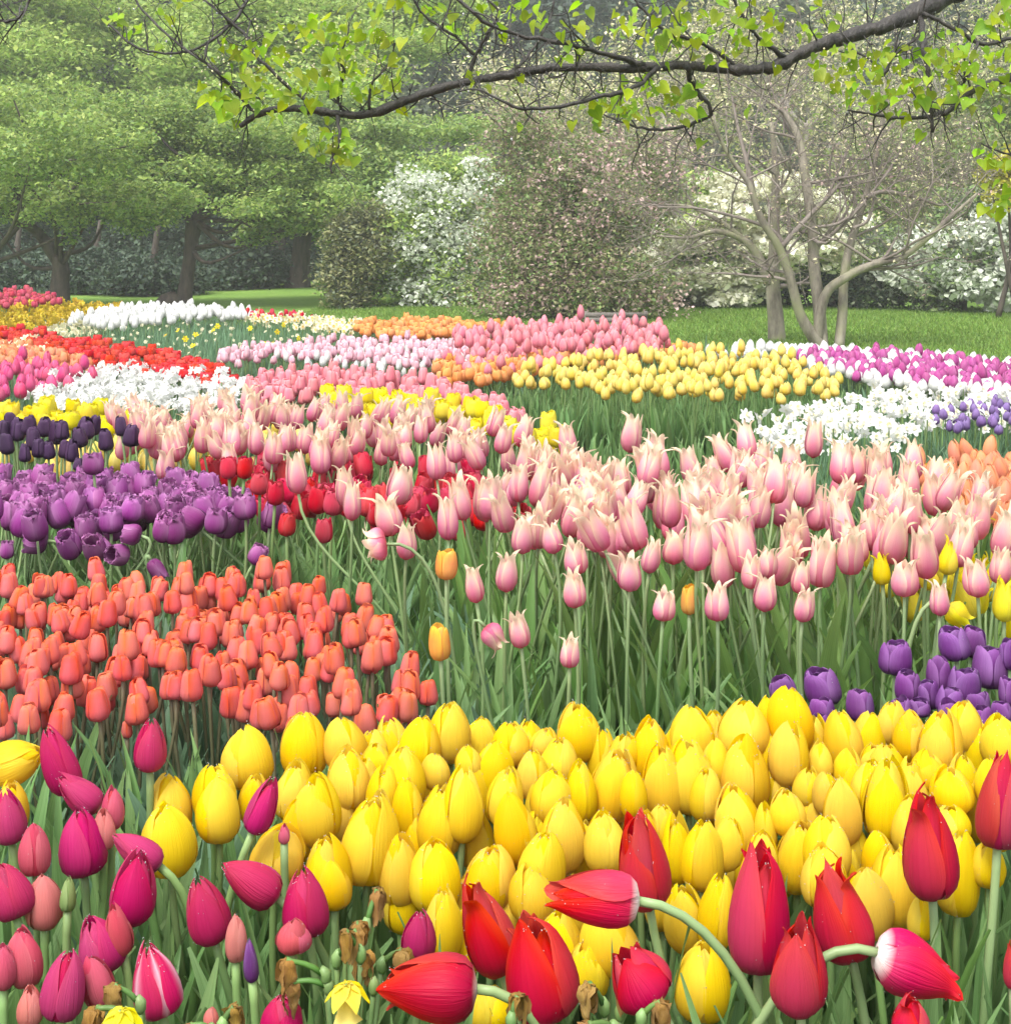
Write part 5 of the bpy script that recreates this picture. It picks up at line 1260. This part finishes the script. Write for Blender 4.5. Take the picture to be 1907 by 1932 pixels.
singles('red_tulip', 'red tulips at the front', Rd, B_RED, ([1500, 1600, 1700, 1800, 1920], [1.95, 1.90, 1.78, 1.72, 1.62]), G_STEM_P, 'light', 'red tulip', n_leaf=2, stem_r=.0055)

# withered daffodils between the two groups
def withered(u, v, D, seed, label, heads):
    rng = np.random.default_rng(seed)
    p = at(u, v, D); g0 = Vector((p.x, p.y + .03, 0))
    root = empty('withered_daffodil', g0, label, 'daffodil', 'withered daffodils at the front')
    for (du, dv, au, av, pod) in heads:   # pod place, then direction of the hanging head
        q = at(u + du, v + dv, D + rng.normal() * .03) - g0
        g = Geo()
        V, f, pt = tube(bez((rng.normal() * .02, rng.normal() * .02, 0), (0, 0, q.z * .5), (q.x * .9, q.y, q.z * .8), q, 10), .0032, 6); g.add(V, f, 0, pt)
        link('stem', g.mesh('stem', [G_STEM]), root)
        e = Vector((au * D / F, rng.normal() * .008, -av * D / F))
        g = Geo()
        V, f, pt = tube([q - Vector((0, 0, .011)), q - Vector((0, 0, .006)), q + Vector((0, 0, .002)), q + e * .12 + Vector((0, 0, .006))], [.003, .0062, .0065, .0035], 8); g.add(V, f, 0, pt)
        link('seed_pod', g.mesh('seed_pod', [G_STEM]), root)
        h = q + e
        g = Geo()
        V, f, pt = tube(bez(q + e * .1, q + e * .5 + Vector((0, 0, .008)), q + e * .8, h, 6), [.0036, .0034, .0032, .003, .003, .004], 6); g.add(V, f, 0, pt)
        link('neck', g.mesh('neck', [G_LEAF_Y]), root)
        g = Geo()
        for k in range(6):
            a = rng.uniform(0, 6.28); r = rng.uniform(.004, .010)
            L = rng.uniform(.022, .04)
            P = bez(h, h + Vector((math.cos(a) * r * 1.5, math.sin(a) * r * 1.5, .004)), h + Vector((math.cos(a) * r * 1.3, math.sin(a) * r, -L * .6)), h + Vector((math.cos(a) * r * .6, math.sin(a) * r, -L)), 8)
            w = np.array([.004, .008, .010, .009, .010, .008, .007, .003]) * rng.uniform(.7, 1.2)
            V = []; PT = []
            for i in range(8):
                for s in (-1, -.33, .33, 1):
                    V.append((P[i][0] - math.sin(a) * s * w[i] * .8 + rng.normal() * .0012, P[i][1] + math.cos(a) * s * w[i] * .8 + rng.normal() * .0012, P[i][2] + rng.normal() * .0012)); PT.append((s, i / 7, k / 6))
            g.add(V, grid_faces(8, 4), 0, PT)
        link('withered_bloom', g.mesh('withered_bloom', [P_BROWN]), root)
withered(650, 1800, 1.70, 1, 'brown withered daffodils with green seed pods under the big overhanging yellow tulip', [(-15, 10, 40, -62, 1), (-35, 40, -75, -30, 1), (-30, 60, -70, -10, 1), (40, -50, 20, -60, 1), (30, 0, -25, -50, 1), (70, 20, 40, -30, 1), (55, 60, -20, -60, 1), (0, -20, 28, -40, 1)])
withered(1170, 1880, 1.62, 2, 'brown withered daffodils hanging before the short wide-open red tulip', [(-30, 20, -30, -60, 1), (0, 30, 10, -70, 1), (40, 40, 35, -30, 1), (-10, 60, -50, -20, 1)])
withered(235, 1905, 1.60, 3, 'brown withered daffodil stalks beside the white-streaked magenta tulip', [(30, -10, -50, -40, 1), (5, 10, -60, -10, 1), (-50, 20, -20, 10, 1)])
withered(985, 1905, 1.60, 4, 'single brown daffodil remnant under the largest red tulip', [(-20, 20, 12, -40, 1)])
withered(420, 1925, 1.60, 5, 'curled brown daffodil remnant at the bottom below the white-streaked tulip', [(0, 10, 20, -30, 1), (-20, 20, -40, -10, 1)])
for (u, v, D, lab, mt) in [(655, 1882, 1.62, 'drooping butter-yellow daffodil facing down between the withered ones', P_LEMON), (228, 1932, 1.58, 'crumpled pale yellow daffodil at the bottom beside magenta tulips', P_LEMON)]:
    r0 = np.random.default_rng(int(u))
    p = at(u, v, D); g0 = Vector((p.x - .02, p.y + .02, 0)); root = empty('drooping_daffodil', g0, lab, 'daffodil')
    g = Geo(); q = p - g0
    V, f, pt = tube(bez((0, 0, 0), (0, 0, q.z * .6), (q.x - .01, q.y, q.z + .03), q + Vector((0, 0, .012)), 10), .003, 6); g.add(V, f, 0, pt)
    link('stem', g.mesh('stem', [G_STEM]), root)
    g = Geo()
    for k in range(6):
        a = k * 1.047; pr = r0.random()
        V = []; PT = []
        for i in range(6):
            t = i / 5; rr = .024 * t ** .8; zz = .012 - .02 * t ** 1.5; w = .009 * math.sin(math.pi * min(1, .15 + t * .8)) + .0006
            for s in (-1, 0, 1):
                V.append((q.x + math.cos(a) * rr - math.sin(a) * s * w, q.y + math.sin(a) * rr + math.cos(a) * s * w, q.z + zz + .003 * abs(s) + r0.normal() * .0008)); PT.append((s, t, pr))
        g.add(V, grid_faces(6, 3), 0, PT)
    link('petals', g.mesh('petals', [mt]), root)
    g = Geo(); V = []; n = 10
    for i, (rr, zz) in enumerate([(.006, .008), (.009, -.006), (.011, -.018), (.015, -.024)]):
        for k in range(n):
            a = k * 6.2832 / n; V.append((q.x + math.cos(a) * rr * (1 + .12 * (i == 3) * (-1) ** k), q.y + math.sin(a) * rr, q.z + zz))
    g.add(V, grid_faces(4, n, True), 0, [(0, i // n / 3, .5) for i in range(4 * n)])
    link('trumpet', g.mesh('trumpet', [P_MYEL]), root)

# ------------------------------------------------------------------ leaves with no flower of their own
foliage('front_leaves', 'dense strap leaves filling the ground between the nearest tulips', [(-.95, 1.5), (.95, 1.5), (1.0, 2.75), (-1.05, 2.75)], 1500, G_LEAF, (.26, .42), (.018, .038), 701, (.05, .35), nn=8)
foliage('blue_green_leaves', 'broad blue-green leaves between the coral and magenta tulips', [(-1.25, 2.05), (-.1, 2.3), (.0, 2.75), (.0, 3.9), (-1.4, 3.9)], 750, G_LEAF_B, (.20, .36), (.03, .055), 702, (.08, .5), nn=8)
foliage('tulip_leaves', 'green leaf thicket under the two-tone pink tulips', [(-.2, 2.55), (1.2, 2.5), (1.9, 4.4), (1.5, 5.6), (-1.4, 5.6), (-.55, 3.6)], 2200, G_LEAF, (.24, .44), (.02, .045), 703, (.06, .55), nn=7)
foliage('tulip_leaves', 'leaf thicket under the lilac tulips', [(-1.6, 3.75), (-.5, 3.75), (-.6, 5.0), (-1.9, 5.2)], 700, G_LEAF, (.22, .36), (.014, .03), 704, (.05, .4))
foliage('tulip_leaves', 'upright leaves of the warm yellow oval bed', [(-.1, 8.3), (1.7, 7.9), (2.2, 9.0), (2.0, 11.5), (.3, 11.8), (-.3, 9.5)], 2600, G_LEAF, (.20, .32), (.018, .034), 705, (.05, .35), nn=5)
foliage('daffodil_leaves', 'blue-green strap leaves of the white daffodil bank', [(1.0, 6.2), (2.4, 6.0), (3.3, 8.0), (3.2, 9.4), (1.6, 9.0)], 2200, G_STRAP, (.18, .28), (.008, .016), 706, (.05, .6), nn=5)
foliage('daffodil_leaves', 'blue-green strap leaves of the green drift beside the red ribbon', [(-4.8, 13.5), (-1.8, 9.8), (-1.5, 12.0), (-1.0, 15.0), (-3.0, 17.0), (-5.5, 17.0)], 4200, G_STRAP, (.26, .38), (.010, .02), 707, (.04, .3), nn=5)
foliage('low_leaves', 'mixed green leaves under the far flower bands', [(-6.5, 6.0), (-1.0, 6.0), (0, 9.0), (2.5, 12.0), (4.0, 12.0), (1.5, 15.0), (-1.0, 16.5), (-6.8, 18.5)], 5000, G_LEAF_B, (.16, .26), (.016, .03), 708, (.05, .4), nn=4)
foliage('low_leaves', 'mixed green leaves under the white and mauve band', [(1.6, 9.0), (3.4, 9.0), (5.5, 11.5), (3.5, 12.8), (2.0, 12.5)], 1800, G_LEAF_B, (.16, .26), (.014, .028), 709, (.05, .4), nn=4)
foliage('tulip_leaves', 'low leaves in the hollow between the two-tone pink tulips and the oval bed', [(-.2, 5.4), (1.9, 5.2), (2.0, 6.6), (1.1, 8.4), (-.4, 8.4)], 1500, G_LEAF, (.10, .22), (.014, .03), 710, (.1, .6), nn=5)
# short grass on the lawn that the beds leave open
def turf(polyW, n, seed, hgt):
    rng = np.random.default_rng(seed)
    W = np.array(polyW, float); lo, hi = W.min(0), W.max(0)
    C = lo + rng.random((n * 3, 2)) * (hi - lo); C = C[inside(W, C)][:n]; n = len(C)
    z = np.array([ground_z(x, y) for x, y in C])
    a = rng.uniform(0, 6.28, n); w = .006 + .006 * rng.random(n); h = hgt * rng.uniform(.5, 1.3, n)
    b = np.stack([C[:, 0], C[:, 1], z - .003], 1)
    d = np.stack([np.cos(a), np.sin(a), np.zeros(n)], 1) * w[:, None]
    t = b + np.stack([rng.normal(size=n) * h * .5, rng.normal(size=n) * h * .5, h], 1)
    V = np.stack([b - d, b + d, t], 1).reshape(-1, 3)
    pt = np.zeros((n, 3, 3)); pt[:, :, 0] = rng.random(n)[:, None]; pt[:, :, 2] = rng.random(n)[:, None]
    me = make_mesh('lawn_grass', V, np.arange(n * 3).reshape(n, 3), [crown_mat('grass_blade', (0.11, 0.20, 0.03), (0.23, 0.35, 0.07), .35)], None, pt.reshape(-1, 3), False)
    return tag(link('lawn_grass', me), 'short wet grass of the lawn', 'grass', kind='stuff')
turf([(1.6, 13.2), (3.2, 11.6), (6.8, 12.2), (9, 24), (-3.0, 26), (-3.0, 18.5), (1.2, 15.8)], 90000, 801, .05)
# ------------------------------------------------------------------ the rain-wet branch overhead
DB = 5.0
rb = np.random.default_rng(4321)
M_LEAFY = green_mat('lime_heart_leaf', (0.30, 0.45, 0.025), (0.46, 0.58, 0.045), (.75, .85, .6), .6, .45, .6, .03)
trunk_base = Vector((3.4, 5.6, 0))
root = empty('overhanging_tree', trunk_base, 'rain-dark branch with lime-green young leaves reaching across from a tree beyond the edge', 'tree')
tb = np.array(trunk_base)
def bp(u, v, dd=0.0): return np.array(at(u, v, DB + dd)) - tb
limbs = Geo(); twigs = Geo(); leafp = []; dropp = []
limbs_def = [
    ([(452, 238, .1), (480, 219, .1), (525, 205, .08), (580, 206, .06), (650, 216, .05), (700, 214, .04), (745, 198, .02), (810, 173, 0), (880, 154, 0), (960, 141, 0), (1040, 127, 0), (1120, 126, 0), (1200, 128, 0), (1290, 123, .02), (1380, 130, .04), (1430, 131, .06), (1480, 117, .08), (1540, 87, .1), (1610, 64, .14), (1690, 42, .18), (1760, 8, .25), (1850, -40, .35)],
     [6, 8, 9, 10, 10.5, 11, 11.5, 11, 10.5, 11, 11, 11, 11.5, 12, 13.5, 15, 16, 16, 17, 20, 25, 28]),
    ([(1215, 122, 0), (1130, 98, -.1), (1050, 78, -.2), (960, 62, -.25), (900, 28, -.3), (850, -15, -.3)], [8, 6.5, 5.5, 5, 4.5, 4]),
    ([(1240, 130, 0), (1205, 160, -.12), (1150, 178, -.2), (1090, 192, -.25), (1005, 206, -.28), (945, 188, -.3), (900, 168, -.3), (862, 172, -.3)], [7, 5.5, 5, 4.5, 4, 3, 2.5, 2]),
    ([(1292, 126, 0), (1312, 165, .1), (1342, 212, .15), (1300, 235, .15), (1247, 245, .16), (1190, 236, .18), (1135, 214, .2)], [8, 6, 5, 4.5, 4, 3, 2]),
    ([(1930, 140, .2), (1880, 153, .2), (1830, 172, .18), (1795, 205, .15), (1755, 218, .12), (1690, 222, .1), (1640, 215, .1), (1598, 206, .1)], [10, 9, 8, 6.5, 5.5, 4.5, 3.5, 2.5]),
    ([(1735, 28, .2), (1742, 90, .1), (1750, 150, .08), (1756, 210, .06), (1758, 250, .05)], [9, 6.5, 5, 4.5, 4]),
    ([(480, -20, .2), (440, 40, .15), (400, 74, .12), (355, 96, .1), (300, 98, .1), (250, 85, .1), (205, 45, .12), (190, 36, .12)], [5, 5, 4.5, 4, 3.5, 3, 2.2, 1.5]),
    ([(-20, 20, .1), (5, 40, .1), (30, 36, .1), (45, 20, .1), (66, -20, .1)], [4, 4, 4, 3.5, 3]),
    ([(484, 212, .1), (440, 168, .05), (400, 128, 0), (355, 96, .05), (310, 60, .1), (262, 10, .15), (250, -20, .15)], [5, 4.5, 4, 3.2, 3, 2.6, 2.2]),
    ([(592, 200, .06), (540, 160, .05), (490, 110, .05), (460, 62, .08), (410, 20, .1), (370, -15, .1)], [5, 4.5, 3.8, 3.2, 2.8, 2.4]),
    ([(636, 218, .04), (642, 255, .0), (630, 290, -.02), (624, 308, -.02), (626, 326, -.02)], [5, 3.8, 3, 2.6, 2]),
    ([(645, 210, .05), (638, 178, .03), (650, 140, 0), (642, 108, -.02), (655, 70, -.03)], [4.5, 3.5, 3, 2.5, 1.8]),
    ([(697, 206, .03), (700, 160, .0), (735, 118, -.03), (745, 80, -.05)], [4, 3, 2.4, 1.8]),
    ([(1382, 122, .04), (1340, 88, 0), (1260, 60, -.08), (1215, 18, -.1), (1180, -20, -.1)], [6, 5, 4.2, 3.6, 3]),
    ([(1480, 108, .08), (1430, 70, .02), (1395, 20, -.02), (1375, -20, -.05)], [6, 4.5, 3.6, 3]),
    ([(880, 148, 0), (905, 90, -.03), (928, 50, -.05), (940, 20, -.06), (900, -15, -.08)], [6, 4.8, 4, 3.5, 3]),
    ([(900, 108, -.02), (860, 70, -.05), (800, 28, -.08), (770, -20, -.1)], [4, 3.6, 3.2, 2.8]),
    ([(1930, 60, .25), (1880, 80, .22), (1840, 78, .2), (1790, 48, .18), (1740, 24, .18)], [6, 5.5, 5, 5.5, 6]),
    ([(1845, 78, .2), (1830, 120, .15), (1815, 165, .15)], [4.5, 4, 3.5]),
    ([(1745, 60, .15), (1690, 100, .1), (1665, 138, .06), (1640, 112, .05), (1590, 82, .1)], [4, 3.6, 3, 3.2, 4]),
    ([(1940, 300, .1), (1900, 290, .1), (1872, 280, .1), (1850, 270, .1)], [4, 3, 2.4, 1.6]),
    ([(960, 138, 0), (1000, 100, .05), (1035, 40, .08), (1050, -20, .1)], [4.5, 3.6, 3, 2.5]),
]
for i, (pts, rad) in enumerate(limbs_def):
    P = np.array([bp(*p) for p in pts])
    R = np.array(rad) * DB / F * (.78 if i == 0 else .8)
    if i == 0:      # runs on out of the picture to the trunk it grows from
        P = np.vstack([P, [bp(2050, -130, .5), np.array([-.25, -.1, 2.35]), np.array([0, 0, 2.0])]])
        R = np.concatenate([R, [.06, .075, .09]])
    C = catmull(P, 5)
    RR = np.interp(np.linspace(0, 1, len(C)), np.linspace(0, 1, len(R)), R)
    RR = RR * (1 + .10 * rb.normal(size=len(RR)))           # knots
    C = C + rb.normal(size=C.shape) * RR[:, None] * (.10 if i == 0 else .35)
    limbs.add(*tube(C, RR, 10 if i == 0 else 6)[:2])
    if i == 0: C, RR = C[:95], RR[:95]
    L = np.linalg.norm(np.diff(C, axis=0), axis=1).sum()
    n = int(L / .033) if i else int(L / .07)
    for _ in range(n):
        j = rb.integers(1, len(C))
        a = C[j] - C[j - 1]; a /= np.linalg.norm(a) + 1e-9
        side = 1 if rb.random() < .62 else -1
        nd = a * rb.normal() * .6 + np.array([rb.normal() * .4, rb.normal() * .5, side * (.5 + .5 * rb.random())])
        tips = []
        r0 = min(RR[j] * .6, .0033)
        grow(rb, twigs, C[j], nd, rb.uniform(.06, .18), r0, 1, .12, .36, (1, 4), .65, tips, 5, .0010)
        if rb.random() < .3: dropp.append(C[j] - np.array([0, 0, RR[j] + .004]))
        leafp += [tips[-1]] if rb.random() < .5 else []
        if rb.random() < .10: dropp.append(np.array(tips[-1]) - np.array([0, 0, .004]))
link('limbs', limbs.mesh('limbs', [M_BARK_B]), root)
link('twigs', twigs.mesh('twigs', [M_BARK_B]), root)
g = Geo()
limb(g, [(0, 0, -.05), (0.02, 0, .9), (0, 0, 2.0), (.25, .15, 3.4), (.4, .3, 5.0)], [.21, .15, .13, .10, .06], 12)
limb(g, [(1.83 - 3.4 + 1.57, 0, 2.0), (-.1, .3, 3.0), (-.3, .5, 4.2)], [.09, .07, .04], 8)
link('trunk', g.mesh('trunk', [M_BARK_D]), root)

def heart(g, c, size, rng):
    """a hanging heart-shaped leaf, folded along its midrib"""
    az = rng.uniform(0, 6.28); tip = np.array([math.cos(az) * .75, math.sin(az) * .75, -rng.uniform(.15, 1.0)]); tip /= np.linalg.norm(tip)
    sd = np.cross(tip, [0, 0, 1.0]); sd /= np.linalg.norm(sd)
    roll = rng.normal() * .7
    up = np.cross(sd, tip); sd = sd * math.cos(roll) + up * math.sin(roll); up = np.cross(sd, tip)
    fold = rng.uniform(.05, .7); drp = rng.uniform(-.05, .5)
    prof = [(-.12, .16), (-.16, .34), (0, .5), (.25, .54), (.55, .38), (.8, .16), (1.0, 0.0)]
    V = [c]; PT = [(0, .3, 0)]; pr = rng.random()
    cen = [0, .0, .1, .3, .55, .8, 1.0]
    for k, (l, w) in enumerate(prof):
        dr = -drp * max(0, l) ** 2
        V.append(c + size * (tip * cen[k] + up * dr)); PT.append((0, max(0, l), pr))
        for s in (-1, 1):
            V.append(c + size * (tip * l + sd * (w * s) + up * (fold * w + dr + .03 * rng.normal()))); PT.append((s, max(0, l), pr))
    f = []
    for k in range(6):
        m0, l0, r0 = 1 + k * 3, 2 + k * 3, 3 + k * 3
        f += [(m0, l0, l0 + 3, m0 + 3), (m0, m0 + 3, r0 + 3, r0)]
    g.add(V, f, 0, PT)
g = Geo()
def leaf_area(u, v, ru, rv, n, dd=.0, sz=(.020, .048)):
    for _ in range(int(n * 1.15)):
        while True:
            a, b = rb.uniform(-1, 1, 2)
            if a * a + b * b <= 1: break
        heart(g, bp(u + a * ru, v + b * rv, dd + rb.normal() * .14), rb.uniform(*sz), rb)
for a in [(430, 140, 60, 70, 26), (560, 120, 110, 80, 70), (680, 130, 80, 70, 46), (500, 190, 80, 40, 16), (420, 195, 40, 25, 6, 0, (.05, .07)), (610, 262, 55, 40, 24), (650, 280, 20, 28, 8), (640, 60, 80, 40, 24), (760, 40, 60, 40, 14), (850, 30, 60, 40, 12), (905, 140, 25, 30, 6), (980, 20, 70, 30, 18), (1080, 60, 70, 60, 14),
          (1150, 205, 55, 35, 24), (1210, 190, 80, 45, 34), (1300, 190, 40, 50, 14), (1240, 40, 90, 60, 34), (1330, 60, 80, 70, 32), (1420, 40, 60, 45, 20), (1280, 100, 60, 30, 10), (1520, 30, 70, 40, 12), (1590, 120, 60, 40, 22), (1640, 150, 80, 60, 44), (1740, 130, 90, 70, 44), (1840, 110, 90, 80, 46), (1800, 190, 60, 30, 10), (1700, 190, 80, 30, 14), (1880, 30, 50, 40, 20), (1895, 190, 30, 40, 8), (1875, 300, 40, 30, 12), (1890, 370, 40, 40, 14), (220, 40, 20, 26, 6), (255, 60, 16, 14, 4), (330, 20, 60, 30, 6), (700, 10, 60, 20, 8)]:
    leaf_area(*a)
for p in leafp[::4]: heart(g, np.array(p), rb.uniform(.025, .045), rb)
link('leaves', g.mesh('leaves', [M_LEAFY]), root)
# little cream flower buds and hanging raindrops
g = Geo(); oc = np.array([(1, 0, 0), (-1, 0, 0), (0, 1, 0), (0, -1, 0), (0, 0, 1), (0, 0, -1)], float)
of = [(0, 2, 4), (2, 1, 4), (1, 3, 4), (3, 0, 4), (2, 0, 5), (1, 2, 5), (3, 1, 5), (0, 3, 5)]
for (u, v, ru, rv, n) in [(540, 110, 130, 80, 130), (690, 110, 80, 70, 90), (420, 150, 40, 60, 30), (1240, 180, 90, 40, 60), (1330, 70, 90, 60, 50), (1680, 150, 130, 70, 90), (1840, 110, 80, 70, 60), (640, 270, 30, 40, 16)]:
    for _ in range(n):
        a, b = rb.normal(size=2) * .5
        c = bp(u + a * ru, v + b * rv, rb.normal() * .12); k = rb.uniform(.0022, .0042)
        g.add(c + oc * k, of, 0, [(0, rb.random(), rb.random())] * 6)
link('blossom', g.mesh('blossom', [P_CREAM]), root)
g = Geo()
for c in dropp:
    k = rb.uniform(.003, .006)
    g.add(c + oc * k * np.array([.8, .8, 1.2]), of)
link('raindrops', g.mesh('raindrops', [WATER]), root)
